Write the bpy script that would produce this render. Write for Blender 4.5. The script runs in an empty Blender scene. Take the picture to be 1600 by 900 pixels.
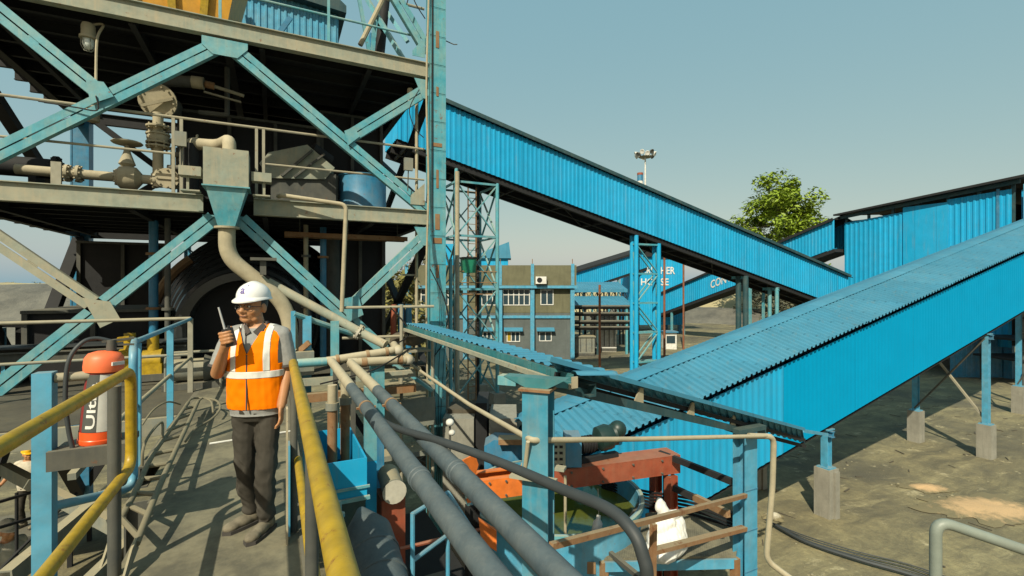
import bpy, bmesh, math, random
from mathutils import Vector as V, Matrix, noise as mnoise
R = math.radians
random.seed(7)
scene = bpy.context.scene
COL = scene.collection
# ---------------------------------------------------------------- camera, sky, sun, exposure
YAW = math.atan(372 / 747.0)
CS, SN = math.cos(YAW), math.sin(YAW)
EYE = 6.0
cam = bpy.data.objects.new('camera', bpy.data.cameras.new('camera'))
COL.objects.link(cam)
cam.location = (0, 0, EYE)
cam.rotation_euler = (R(90), 0, -YAW)
cam.data.sensor_width = 36
cam.data.lens = 747 / 1600 * 36
cam.data.shift_y = -5 / 1600
cam.data.clip_start = 0.05
cam.data.clip_end = 6000
scene.camera = cam

TOSUN = V((-0.78, -0.79, 1.0)).normalized()
world = bpy.data.worlds.new('World'); scene.world = world; world.use_nodes = True
wn = world.node_tree; wn.nodes.clear()
sky = wn.nodes.new('ShaderNodeTexSky'); sky.sky_type = 'NISHITA'; sky.sun_disc = False
sky.sun_elevation = math.asin(TOSUN.z); sky.sun_rotation = math.atan2(TOSUN.x, TOSUN.y)
sky.altitude = 0; sky.air_density = 1.3; sky.dust_density = 1.6; sky.ozone_density = 1.5
tint = wn.nodes.new('ShaderNodeMix'); tint.data_type = 'RGBA'; tint.blend_type = 'MULTIPLY'
tint.inputs[0].default_value = 1.0; tint.inputs[7].default_value = (0.47, 0.26, 0.09, 1)
hz = wn.nodes.new('ShaderNodeMix'); hz.data_type = 'RGBA'; hz.blend_type = 'ADD'; hz.inputs[0].default_value = 1.0; hz.inputs[7].default_value = (0.88, 2.12, 2.78, 1)   # even milky haze over the whole sky
bg = wn.nodes.new('ShaderNodeBackground'); bg.inputs[1].default_value = 0.132
wo = wn.nodes.new('ShaderNodeOutputWorld')
wn.links.new(sky.outputs[0], tint.inputs[6]); wn.links.new(tint.outputs[2], hz.inputs[6]); wn.links.new(hz.outputs[2], bg.inputs[0]); wn.links.new(bg.outputs[0], wo.inputs[0])
sun = bpy.data.objects.new('sun', bpy.data.lights.new('sun', 'SUN')); COL.objects.link(sun)
sun.data.energy = 4.8; sun.data.angle = R(0.5); sun.data.color = (1.0, 0.92, 0.72)
sun.location = (-40, -35, 60); sun.rotation_euler = (-TOSUN).to_track_quat('-Z', 'Y').to_euler()
scene.view_settings.view_transform = 'Standard'; scene.view_settings.look = 'None'
scene.view_settings.gamma = 1; scene.view_settings.exposure = 0.28; scene.view_settings.use_curve_mapping = False
scene.render.engine = 'CYCLES'
scene.cycles.max_bounces = 6; scene.cycles.diffuse_bounces = 3

# ---------------------------------------------------------------- where things stand (u right of walkway, v along it, z up)
def C(X, Y, z=0.0): return V((X * CS + Y * SN, -X * SN + Y * CS, z))
def P(px, py, Y): return C((px - 800) / 747 * Y, Y, EYE - (py - 445) * Y / 747)
def _ray(px, py):
    a = (px - 800) / 747; return V((a * CS + SN, -a * SN + CS, -(py - 445) / 747))
def PV(px, py, v): d = _ray(px, py); return V((0, 0, EYE)) + d * (v / d.y)
def PU(px, py, u): d = _ray(px, py); return V((0, 0, EYE)) + d * (u / d.x)
def PZ(px, py, z): d = _ray(px, py); return V((0, 0, EYE)) + d * ((z - EYE) / d.z)
CAMROT = Matrix.Rotation(-YAW, 4, 'Z')

# ---------------------------------------------------------------- materials
def nd(nt, t, ins=None, **kw):
    n = nt.nodes.new(t)
    for k, v in kw.items(): setattr(n, k, v)
    for k, v in (ins or {}).items():
        if isinstance(v, bpy.types.NodeSocket): nt.links.new(v, n.inputs[k])
        else: n.inputs[k].default_value = v
    return n
def ramp(nt, fac, a, b):
    n = nd(nt, 'ShaderNodeMapRange', {0: fac, 1: a, 2: b, 3: 0.0, 4: 1.0}); return n.outputs[0]
def mth(nt, op, a, b=0.0):
    n = nd(nt, 'ShaderNodeMath', {0: a, 1: b}, operation=op, use_clamp=True); return n.outputs[0]
def mth2(nt, op, a, b=0.0): return nd(nt, 'ShaderNodeMath', {0: a, 1: b}, operation=op).outputs[0]
def mixc(nt, f, a, b):
    n = nd(nt, 'ShaderNodeMix', {0: f, 6: a, 7: b}, data_type='RGBA'); return n.outputs[2]
def c4(c, k=1.0): return (c[0] * k, c[1] * k, c[2] * k, 1)
def noi(nt, co, s, det=5, rough=0.6): return nd(nt, 'ShaderNodeTexNoise', {'Vector': co, 'Scale': s, 'Detail': det, 'Roughness': rough}).outputs[0]
def newmat(name):
    m = bpy.data.materials.new(name); m.use_nodes = True; nt = m.node_tree
    return m, nt, nt.nodes['Principled BSDF']
def paint(name, col, dust=0.3, rust=0.15, rough=0.5, metal=0.0, dcol=(0.33, 0.285, 0.18), s=2.5, bump=0.15, up=0.7, var=0.7, streak=True, panel=0.0, spec=0.5):
    m, nt, b = newmat(name)
    co = nd(nt, 'ShaderNodeTexCoord').outputs['Object']
    n1 = noi(nt, co, s * 2.2, 6)
    base = mixc(nt, ramp(nt, n1, 0.35, 0.7), c4(col), c4(col, var))
    nz = nd(nt, 'ShaderNodeSeparateXYZ', {0: nd(nt, 'ShaderNodeNewGeometry').outputs['Normal']}).outputs[2]
    upf = mth(nt, 'MULTIPLY', mth(nt, 'MAXIMUM', nz, 0.0), up * min(1, dust * 2.2))
    n2 = noi(nt, co, s * 0.7, 8, 0.7)
    df = mth(nt, 'ADD', mth(nt, 'MULTIPLY', ramp(nt, n2, 0.38, 0.72), dust), upf)
    if streak:
        mp = nd(nt, 'ShaderNodeMapping', {0: co, 3: (9.0, 9.0, 0.7)}).outputs[0]
        n4 = noi(nt, mp, s * 0.8, 4)
        df = mth(nt, 'ADD', df, mth(nt, 'MULTIPLY', ramp(nt, n4, 0.5, 0.8), dust * 0.6))
    c = mixc(nt, df, base, c4(dcol))
    if panel:
        sx = nd(nt, 'ShaderNodeSeparateXYZ', {0: co})
        pv_ = nd(nt, 'ShaderNodeMath', {0: mth2(nt, 'ADD', mth2(nt, 'MULTIPLY', sx.outputs[0], 1/panel), mth2(nt, 'MULTIPLY', sx.outputs[1], 0.83/panel))}, operation='FLOOR').outputs[0]
        wnz = nd(nt, 'ShaderNodeTexWhiteNoise', {'W': pv_}, noise_dimensions='1D').outputs[0]
        c = mixc(nt, mth(nt, 'MULTIPLY', wnz, 0.30), c, c4(col, 0.55))
        fr_ = nd(nt, 'ShaderNodeMath', {0: mth2(nt, 'ADD', mth2(nt, 'MULTIPLY', sx.outputs[0], 1/panel), mth2(nt, 'MULTIPLY', sx.outputs[1], 0.83/panel))}, operation='FRACT').outputs[0]
        c = mixc(nt, mth(nt, 'MULTIPLY', ramp(nt, fr_, 0.035, 0.02), 0.35), c, c4(col, 0.3))
        mq = nd(nt, 'ShaderNodeMapping', {0: co, 3: (5.0, 5.0, 0.35)}).outputs[0]
        c = mixc(nt, mth(nt, 'MULTIPLY', ramp(nt, noi(nt, mq, 1.3, 6, 0.65), 0.56, 0.78), 0.45), c, (0.16, 0.20, 0.18, 1))
    if rust > 0:
        n3 = noi(nt, co, s * 3.1, 9, 0.72)
        rf = mth(nt, 'MULTIPLY', ramp(nt, n3, 0.66 - rust * 0.22, 0.72 - rust * 0.18), 0.85)
        c = mixc(nt, rf, c, (0.16, 0.055, 0.018, 1))
    nt.links.new(c, b.inputs['Base Color'])
    b.inputs['Roughness'].default_value = rough; b.inputs['Metallic'].default_value = metal; b.inputs['Specular IOR Level'].default_value = spec
    if bump:
        bp = nd(nt, 'ShaderNodeBump', {'Height': n1, 'Strength': bump, 'Distance': 0.02})
        nt.links.new(bp.outputs[0], b.inputs['Normal'])
    return m
def plain(name, col, rough=0.5, metal=0.0, var=0.85, s=8.0, **kw):
    m, nt, b = newmat(name)
    co = nd(nt, 'ShaderNodeTexCoord').outputs['Object']
    nt.links.new(mixc(nt, ramp(nt, noi(nt, co, s, 5), 0.35, 0.68), c4(col), c4(col, var)), b.inputs['Base Color'])
    b.inputs['Roughness'].default_value = rough; b.inputs['Metallic'].default_value = metal
    for k, v in kw.items(): b.inputs[k].default_value = v
    return m
M = {}
M['steel_teal'] = paint('tower blue paint under dust', (0.06, 0.31, 0.39), dust=0.5, rust=0.16, rough=0.6, dcol=(0.33, 0.38, 0.30))
M['column_teal'] = paint('column blue paint', (0.045, 0.31, 0.40), dust=0.4, rust=0.3, rough=0.55, dcol=(0.30, 0.38, 0.30))
M['beam_dusty'] = paint('beam paint buried in dust', (0.25, 0.29, 0.24), dust=0.8, rust=0.2, rough=0.85, dcol=(0.36, 0.31, 0.21), up=0.4)
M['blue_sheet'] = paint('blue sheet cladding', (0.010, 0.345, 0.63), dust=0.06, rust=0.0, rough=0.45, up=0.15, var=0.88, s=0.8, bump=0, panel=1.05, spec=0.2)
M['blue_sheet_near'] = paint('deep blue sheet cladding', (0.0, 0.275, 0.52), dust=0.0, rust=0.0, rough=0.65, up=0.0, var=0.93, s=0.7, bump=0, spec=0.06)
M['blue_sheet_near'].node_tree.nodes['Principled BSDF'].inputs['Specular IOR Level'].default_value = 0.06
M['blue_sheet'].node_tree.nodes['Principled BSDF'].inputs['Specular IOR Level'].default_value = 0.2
M['blue_roof'] = paint('blue sheet roofing', (0.042, 0.225, 0.355), dust=0.14, rust=0.0, rough=0.6, up=0.12, dcol=(0.20, 0.27, 0.25), var=0.8, s=0.6, bump=0, panel=1.2, spec=0.3)
M['blue_bright'] = paint('sky blue rail paint', (0.06, 0.33, 0.52), dust=0.22, rust=0.12, rough=0.45)
M['blue_dark'] = paint('deep blue paint', (0.012, 0.19, 0.36), dust=0.2, rust=0.05, rough=0.5)
M['teal_dark'] = paint('dark teal paint', (0.008, 0.055, 0.07), dust=0.12, rust=0.05, rough=0.7, up=0.3)
M['dark'] = paint('coal and shade black steel', (0.009, 0.010, 0.012), dust=0.06, rust=0.0, rough=0.8, dcol=(0.10, 0.095, 0.075), up=0.25)  # black base also carries the deep shade of undersides and tower bays
M['motor_green'] = plain('dark green motor enamel', (0.012, 0.035, 0.03), rough=0.45, var=0.6)
M['ladder_steel'] = paint('dusty ladder steel', (0.15, 0.135, 0.09), dust=0.4, rust=0.05, rough=0.8, dcol=(0.24,0.21,0.13), up=0.3)
M['teal_mid'] = paint('teal paint', (0.02, 0.17, 0.20), dust=0.15, rust=0.04, rough=0.6, up=0.3)
M['white_dusty'] = paint('dusty off white paint', (0.52, 0.50, 0.42), dust=0.5, rust=0.1, rough=0.7)
M['post_blue'] = paint('mid blue column paint', (0.03, 0.25, 0.38), dust=0.3, rust=0.12, rough=0.5)
M['galv'] = paint('galvanised pipe', (0.20, 0.235, 0.205), dust=0.25, rust=0.0, rough=0.5, dcol=(0.26,0.26,0.20), up=0.2)
M['black'] = plain('soot black', (0.005, 0.005, 0.006), rough=0.75)
M['drum'] = plain('black drum rubber', (0.035, 0.039, 0.041), rough=0.22)
M['pipe_beige'] = paint('dusty beige pipe', (0.34, 0.30, 0.20), dust=0.5, rust=0.12, rough=0.8, dcol=(0.42, 0.37, 0.26))
M['rail_grey'] = paint('dusty grey railing', (0.29, 0.28, 0.22), dust=0.4, rust=0.1, rough=0.75)
M['grey'] = paint('grey painted steel', (0.17, 0.19, 0.17), dust=0.45, rust=0.06, rough=0.75)
M['grey_dark'] = paint('dark grey steel', (0.06, 0.065, 0.06), dust=0.35, rust=0.06, rough=0.75, dcol=(0.17, 0.155, 0.11))
M['pipe_grey'] = paint('slate grey pipe', (0.055, 0.085, 0.105), dust=0.55, rust=0.0, rough=0.6, dcol=(0.125, 0.145, 0.145), s=5, up=0.3, var=0.6)
M['hose'] = plain('dark rubber hose', (0.035, 0.042, 0.045), rough=0.6)
M['yellow'] = paint('worn yellow paint', (0.44, 0.285, 0.005), dust=0.25, rust=0.30, rough=0.42, dcol=(0.24, 0.18, 0.06), s=6, up=0.35, var=0.6)
M['yellow_tank'] = paint('orange yellow paint', (0.62, 0.30, 0.01), dust=0.1, rust=0.06, rough=0.5)
M['rust'] = paint('rusty steel', (0.24, 0.12, 0.05), dust=0.3, rust=0.4, rough=0.9)
M['rust_red'] = paint('rust red pole', (0.22, 0.07, 0.03), dust=0.15, rust=0.2, rough=0.85)
M['red_oxide'] = paint('red oxide primer', (0.30, 0.055, 0.022), dust=0.18, rust=0.1, rough=0.65, up=0.5)
M['orange'] = paint('orange paint', (0.72, 0.17, 0.02), dust=0.1, rust=0.08, rough=0.55)
M['white'] = paint('white paint', (0.72, 0.72, 0.68), dust=0.2, rust=0.0, rough=0.5, up=0.3)
M['green'] = plain('green plastic', (0.01, 0.20, 0.11), rough=0.5)
M['glass_dark'] = plain('window glass', (0.035, 0.06, 0.075), rough=0.12, Coat_Weight=0.0) if False else plain('window glass', (0.03, 0.055, 0.07), rough=0.12)
M['bulb'] = plain('frosted lamp glass', (0.62, 0.66, 0.62), rough=0.15)

def concrete(name, col, s=2.0):
    m, nt, b = newmat(name)
    co = nd(nt, 'ShaderNodeTexCoord').outputs['Object']
    n1, n2 = noi(nt, co, s, 9, 0.7), noi(nt, co, s * 14, 4)
    mp = nd(nt, 'ShaderNodeMapping', {0: co, 3: (6, 6, 0.5)}).outputs[0]
    n3 = noi(nt, mp, s, 5)
    c = mixc(nt, ramp(nt, n1, 0.35, 0.7), c4(col), c4(col, 0.62))
    c = mixc(nt, mth(nt, 'MULTIPLY', ramp(nt, n3, 0.5, 0.75), 0.6), c, c4(col, 0.5))
    c = mixc(nt, mth(nt, 'MULTIPLY', n2, 0.35), c, c4(col, 0.6))
    nt.links.new(c, b.inputs['Base Color']); b.inputs['Roughness'].default_value = 0.92
    bp = nd(nt, 'ShaderNodeBump', {'Height': n2, 'Strength': 0.35, 'Distance': 0.01}); nt.links.new(bp.outputs[0], b.inputs['Normal'])
    return m
M['concrete'] = concrete('weathered concrete', (0.30, 0.29, 0.24))
M['render_wall'] = concrete('olive plaster', (0.158, 0.155, 0.092), 0.8)
M['render_low'] = concrete('slate plaster toned for shade', (0.12, 0.14, 0.135), 0.8)  # slate grey taken darker to carry the conveyor shadow on the lower storey
M['stone'] = concrete('dusty stone', (0.26, 0.235, 0.15), 3)
M['scrap'] = concrete('dirty scrap', (0.10, 0.085, 0.06), 3)

def ground_mat():
    m, nt, b = newmat('coal dusted earth')
    co = nd(nt, 'ShaderNodeTexCoord').outputs['Object']
    warp = nd(nt, 'ShaderNodeTexNoise', {'Vector': co, 'Scale': 0.25, 'Detail': 3}).outputs['Color']
    co2 = nd(nt, 'ShaderNodeVectorMath', {0: co, 1: nd(nt, 'ShaderNodeVectorMath', {0: warp, 'Scale': 2.2}, operation='SCALE').outputs[0]}, operation='ADD').outputs[0]
    n1 = noi(nt, co2, 0.13, 8, 0.62); n2 = noi(nt, co2, 0.9, 9, 0.68); n3 = noi(nt, co, 7, 6, 0.7)
    mp = nd(nt, 'ShaderNodeMapping', {0: co2, 2: (0, 0, R(28)), 3: (0.35, 2.6, 1)}).outputs[0]
    n4 = noi(nt, mp, 0.7, 7, 0.65)
    c = mixc(nt, ramp(nt, n2, 0.3, 0.72), (0.300, 0.258, 0.132, 1), (0.105, 0.095, 0.060, 1))
    c = mixc(nt, mth(nt, 'MULTIPLY', ramp(nt, n1, 0.47, 0.60), 0.8), c, (0.066, 0.064, 0.050, 1))
    c = mixc(nt, mth(nt, 'MULTIPLY', ramp(nt, n4, 0.50, 0.64), 0.75), c, (0.085, 0.078, 0.05, 1))
    c = mixc(nt, mth(nt, 'MULTIPLY', ramp(nt, n4, 0.43, 0.28), 0.75), c, (0.40, 0.35, 0.19, 1))
    c = mixc(nt, mth(nt, 'MULTIPLY', ramp(nt, n3, 0.35, 0.7), 0.5), c, (0.085, 0.076, 0.05, 1))
    n6 = noi(nt, co, 38, 3, 0.6)
    c = mixc(nt, mth(nt, 'MULTIPLY', ramp(nt, n6, 0.62, 0.74), 0.55), c, (0.36, 0.32, 0.21, 1))
    n5 = noi(nt, co2, 1.6, 7, 0.7)
    c = mixc(nt, mth(nt, 'MULTIPLY', ramp(nt, n5, 0.60, 0.70), 0.75), c, (0.47, 0.41, 0.25, 1))
    nt.links.new(c, b.inputs['Base Color']); b.inputs['Roughness'].default_value = 0.95
    h = mth(nt, 'ADD', mth(nt, 'MULTIPLY', n3, 0.4), n2)
    bp = nd(nt, 'ShaderNodeBump', {'Height': h, 'Strength': 0.55, 'Distance': 0.12}); nt.links.new(bp.outputs[0], b.inputs['Normal'])
    return m
M['ground'] = ground_mat()
def heap(name, a, bcol, s=0.4):
    m, nt, b = newmat(name)
    co = nd(nt, 'ShaderNodeTexCoord').outputs['Object']
    n1 = noi(nt, co, s, 9, 0.7)
    nt.links.new(mixc(nt, ramp(nt, n1, 0.35, 0.66), c4(a), c4(bcol)), b.inputs['Base Color']); b.inputs['Roughness'].default_value = 0.95
    bp = nd(nt, 'ShaderNodeBump', {'Height': n1, 'Strength': 0.6, 'Distance': 0.5}); nt.links.new(bp.outputs[0], b.inputs['Normal'])
    return m
M['coal'] = heap('coal bank', (0.15, 0.145, 0.12), (0.075, 0.075, 0.066))
M['embank'] = heap('pale earth bank', (0.40, 0.34, 0.19), (0.24, 0.21, 0.12), 0.15)
M['sand'] = heap('orange sand', (0.60, 0.40, 0.21), (0.42, 0.29, 0.15), 9)
M['lime'] = heap('white powder', (0.62, 0.58, 0.46), (0.40, 0.36, 0.27), 5)
M['leaf'] = plain('fresh green leaf', (0.23, 0.33, 0.018), rough=0.55, var=0.55, s=1.2)
M['leaf_dry'] = plain('dusty yellowing leaf', (0.21, 0.19, 0.05), rough=0.6, var=0.5, s=1.5)
M['leaf_grey'] = plain('dusty grey leaf', (0.12, 0.12, 0.075), rough=0.7, var=0.5, s=1.5)
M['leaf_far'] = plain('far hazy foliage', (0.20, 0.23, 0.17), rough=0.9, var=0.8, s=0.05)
M['bark'] = concrete('bark', (0.20, 0.17, 0.11), 3)

def deck_mat():
    m, nt, b = newmat('worn chequer plate')
    co = nd(nt, 'ShaderNodeTexCoord').outputs['Object']
    n1 = noi(nt, co, 2.4, 10, 0.72); n2 = noi(nt, co, 18, 5)
    mp = nd(nt, 'ShaderNodeMapping', {0: co, 2: (0, 0, R(45)), 3: (34, 34, 34)}).outputs[0]
    ck = nd(nt, 'ShaderNodeTexVoronoi', {'Vector': mp, 'Scale': 1.0, 'Randomness': 0.15}, feature='F1').outputs[0]
    c = mixc(nt, ramp(nt, n1, 0.42, 0.60), (0.205, 0.185, 0.122, 1), (0.085, 0.080, 0.060, 1))
    c = mixc(nt, mth(nt, 'MULTIPLY', n2, 0.5), c, (0.13, 0.118, 0.072, 1))
    c = mixc(nt, mth(nt, 'MULTIPLY', ramp(nt, ck, 0.35, 0.12), 0.45), c, (0.29, 0.26, 0.18, 1))
    nt.links.new(c, b.inputs['Base Color']); b.inputs['Roughness'].default_value = 0.8
    h = mth(nt, 'ADD', ramp(nt, ck, 0.4, 0.1), mth(nt, 'MULTIPLY', n2, 0.3))
    bp = nd(nt, 'ShaderNodeBump', {'Height': h, 'Strength': 0.4, 'Distance': 0.004}); nt.links.new(bp.outputs[0], b.inputs['Normal'])
    return m
M['deck'] = deck_mat()

M['floor_dark'] = paint('shade toned floor plate', (0.055, 0.052, 0.04), dust=0.3, rust=0.0, rough=0.85, dcol=(0.16,0.14,0.085), up=0.12)  # shade over the tower floor is put into this dark colour
# ---------------------------------------------------------------- mesh builder
class MB:
    def __init__(s, mat=None): s.v = []; s.f = []; s.M = mat or Matrix.Identity(4)
    def add(s, vs, fs):
        n = len(s.v); s.v += [s.M @ V(p) for p in vs]; s.f += [tuple(i + n for i in f) for f in fs]; return s
    def box(s, lo, hi):
        x0, y0, z0 = lo; x1, y1, z1 = hi
        return s.add([(x0,y0,z0),(x1,y0,z0),(x1,y1,z0),(x0,y1,z0),(x0,y0,z1),(x1,y0,z1),(x1,y1,z1),(x0,y1,z1)],
              [(0,3,2,1),(4,5,6,7),(0,1,5,4),(1,2,6,5),(2,3,7,6),(3,0,4,7)])
    def cbox(s, c, d): return s.box((c[0]-d[0]/2, c[1]-d[1]/2, c[2]-d[2]/2), (c[0]+d[0]/2, c[1]+d[1]/2, c[2]+d[2]/2))
    def frame(s, p, q, up):
        w = (V(q) - V(p)).normalized(); up = V(up)
        x = up.cross(w) if abs(up.normalized().dot(w)) < 0.98 else V((1,0,0)).cross(w)
        if x.length < 1e-4: x = V((0,1,0)).cross(w)
        x.normalize(); return x, w.cross(x), w
    def sect(s, p, q, poly, up=(0,0,1), cap=True):
        x, y, w = s.frame(p, q, up); n = len(poly)
        vs = [V(p) + x*a + y*b for a, b in poly] + [V(q) + x*a + y*b for a, b in poly]
        fs = [(i, (i+1) % n, (i+1) % n + n, i + n) for i in range(n)]
        if cap: fs += [tuple(range(n-1, -1, -1)), tuple(range(n, 2*n))]
        return s.add(vs, fs)
    def bar(s, p, q, w, h, up=(0,0,1)):
        return s.sect(p, q, [(-w/2,-h/2),(w/2,-h/2),(w/2,h/2),(-w/2,h/2)], up)
    def ibeam(s, p, q, w, h, t=0.02, up=(0,0,1)):
        a, b, c = w/2, h/2, t/2
        return s.sect(p, q, [(-a,-b),(a,-b),(a,-b+t),(c,-b+t),(c,b-t),(a,b-t),(a,b),(-a,b),(-a,b-t),(-c,b-t),(-c,-b+t),(-a,-b+t)], up)
    def channel(s, p, q, w, h, t=0.015, up=(0,0,1), flip=1):
        f = flip; pl = [(0,-h/2),(w*f,-h/2),(w*f,-h/2+t),(t*f,-h/2+t),(t*f,h/2-t),(w*f,h/2-t),(w*f,h/2),(0,h/2)]
        return s.sect(p, q, pl if f > 0 else pl[::-1], up)
    def tube(s, pts, r, seg=10, cap=True):
        pts = [V(p) for p in pts]; n = len(pts)
        rs = r if isinstance(r, (list, tuple)) else [r]*n
        t = [(pts[min(i+1,n-1)] - pts[max(i-1,0)]).normalized() for i in range(n)]
        a = t[0].orthogonal().normalized(); vs = []; fs = []
        for i in range(n):
            a = (a - t[i]*a.dot(t[i])).normalized(); b = t[i].cross(a)
            for k in range(seg):
                g = 2*math.pi*k/seg; vs.append(pts[i] + (a*math.cos(g) + b*math.sin(g))*rs[i])
        for i in range(n-1):
            for k in range(seg):
                k2 = (k+1) % seg; fs.append((i*seg+k, i*seg+k2, (i+1)*seg+k2, (i+1)*seg+k))
        if cap: fs += [tuple(range(seg-1,-1,-1)), tuple((n-1)*seg+k for k in range(seg))]
        return s.add(vs, fs)
    def lathe(s, prof, o, ax, seg=24):          # prof: (radius, distance along ax)
        o, ax = V(o), V(ax).normalized(); a = ax.orthogonal().normalized(); b = ax.cross(a); vs = []; fs = []
        for r, z in prof:
            for k in range(seg):
                g = 2*math.pi*k/seg; vs.append(o + ax*z + (a*math.cos(g) + b*math.sin(g))*max(r, 1e-4))
        for i in range(len(prof)-1):
            for k in range(seg):
                k2 = (k+1) % seg; fs.append((i*seg+k, i*seg+k2, (i+1)*seg+k2, (i+1)*seg+k))
        return s.add(vs, fs)
    def cyl(s, p, q, r, seg=20, r2=None):
        L = (V(q)-V(p)).length; r2 = r if r2 is None else r2
        return s.lathe([(0,0),(r,0),(r2,L),(0,L)], p, V(q)-V(p), seg)
    def prism(s, poly, d):
        n = len(poly); d = V(d)
        return s.add([V(p) for p in poly] + [V(p)+d for p in poly], [tuple(range(n-1,-1,-1)), tuple(range(n,2*n))] + [(i,(i+1)%n,(i+1)%n+n,i+n) for i in range(n)])
    def ball(s, c, r, seg=12, rings=8, sc=(1,1,1)):
        vs = []; fs = []
        for i in range(rings+1):
            th = math.pi*i/rings
            for k in range(seg):
                g = 2*math.pi*k/seg; vs.append(V(c) + V((r*sc[0]*math.sin(th)*math.cos(g), r*sc[1]*math.sin(th)*math.sin(g), r*sc[2]*math.cos(th))))
        for i in range(rings):
            for k in range(seg):
                k2 = (k+1) % seg; fs.append((i*seg+k, (i+1)*seg+k, (i+1)*seg+k2, i*seg+k2))
        return s.add(vs, fs)
    def corr(s, o, e1, L, e2, pitch, depth, nrm, e2b=None, kind='trap', top=None):
        """ribbed sheet: ribs repeat along e1 (unit) for length L, run along e2 (full vector); e2 may change to e2b at the far end"""
        o, e1, e2, nrm = V(o), V(e1), V(e2), V(nrm); n = max(1, int(L/pitch)); p = L/n; vs = []; fs = []
        prof = [(0,0),(0.3,0),(0.42,1),(0.72,1),(0.86,0)] if kind == 'trap' else [(0,0),(0.25,0.7),(0.5,1),(0.75,0.7)]
        xs = [((i+a)*p, b) for i in range(n) for a, b in prof] + [(L, 0)]
        for x, h in xs:
            f = x/L; ee = e2 if e2b is None else e2*(1-f) + V(e2b)*f
            q = o + e1*x + nrm*(h*depth); vs += [q, q+ee]
        fs = [(2*i, 2*i+2, 2*i+3, 2*i+1) for i in range(len(xs)-1)]
        return s.add(vs, fs)
    def build(s, name, mat, parent=None, smooth=40, loc=None):
        me = bpy.data.meshes.new(name)
        inv = Matrix.Identity(4)
        if parent is not None:
            r = parent
            while r.parent: r = r.parent
            inv = (Matrix.Translation(r.location) @ r.rotation_euler.to_matrix().to_4x4()).inverted()
        elif loc is not None: inv = Matrix.Translation(V(loc)).inverted()
        me.from_pydata([tuple(inv @ p) for p in s.v], [], s.f); me.validate(); me.update()
        bm = bmesh.new(); bm.from_mesh(me); bmesh.ops.recalc_face_normals(bm, faces=bm.faces); bm.to_mesh(me); bm.free()
        if smooth:
            me.shade_smooth(); me.set_sharp_from_angle(angle=R(smooth))
        me.materials.append(M[mat] if isinstance(mat, str) else mat)
        o = bpy.data.objects.new(name, me); COL.objects.link(o)
        if parent is not None: o.parent = parent
        elif loc is not None: o.location = loc
        return o
def fillet(pts, r, n=5):
    pts = [V(p) for p in pts]; out = [pts[0]]
    for i in range(1, len(pts)-1):
        a, b, c = pts[i-1], pts[i], pts[i+1]; d1 = (a-b); d2 = (c-b); k = min(r, d1.length*0.48, d2.length*0.48)
        p0 = b + d1.normalized()*k; p1 = b + d2.normalized()*k
        for j in range(n+1):
            t = j/n; out.append(p0*(1-t)**2 + b*2*t*(1-t) + p1*t*t)
    out.append(pts[-1]); return out
def smoothline(pts, n=6):
    pts = [V(p) for p in pts]; out = []
    for i in range(len(pts)-1):
        p0 = pts[max(i-1,0)]; p1 = pts[i]; p2 = pts[i+1]; p3 = pts[min(i+2,len(pts)-1)]
        for j in range(n):
            t = j/n; out.append(0.5*((2*p1) + (p2-p0)*t + (2*p0-5*p1+4*p2-p3)*t*t + (3*p1-p0-3*p2+p3)*t**3))
    out.append(pts[-1]); return out
def tag(o, label, cat=None, group=None, kind=None):
    if label: o['label'] = label
    if cat: o['category'] = cat
    if group: o['group'] = group
    if kind: o['kind'] = kind
    return o
def thing(name, label, cat, loc, rotz=0.0, group=None):
    o = bpy.data.objects.new(name, None); COL.objects.link(o); o.empty_display_size = 0.2
    o.location = loc; o.rotation_euler = (0, 0, rotz); return tag(o, label, cat, group)
def copy_tree(o, parent=None):
    c = o.copy(); COL.objects.link(c)
    if parent is not None: c.parent = parent
    for ch in [x for x in bpy.data.objects if x.parent == o]: copy_tree(ch, c)
    return c
def struct(name, mb, mat, kind='structure', label=None, loc=None, smooth=60):
    o = mb.build(name, mat, None, smooth, loc); o['kind'] = kind
    if label: o['label'] = label
    return o
def text_geo(body, size=1.0, ex=0.0, res=3):
    cu = bpy.data.curves.new('lettering', 'FONT'); cu.body = body; cu.size = size; cu.extrude = ex; cu.resolution_u = res; cu.offset = size*0.018
    ob = bpy.data.objects.new('lettering', cu); COL.objects.link(ob)
    dg = bpy.context.evaluated_depsgraph_get(); me = bpy.data.meshes.new_from_object(ob.evaluated_get(dg))
    vs = [v.co.copy() for v in me.vertices]; fs = [tuple(p.vertices) for p in me.polygons]
    b = bmesh.new(); b.from_mesh(me); bmesh.ops.triangulate(b, faces=b.faces); bmesh.ops.subdivide_edges(b, edges=[e for e in b.edges if e.calc_length() > .12*size], cuts=3, use_grid_fill=True); bmesh.ops.triangulate(b, faces=b.faces); b.verts.index_update(); vs = [v.co.copy() for v in b.verts]; fs = [tuple(v.index for v in f.verts) for f in b.faces]; b.free()
    bpy.data.objects.remove(ob); bpy.data.curves.remove(cu); bpy.data.meshes.remove(me)
    w = max(v.x for v in vs); return vs, fs, w
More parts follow.
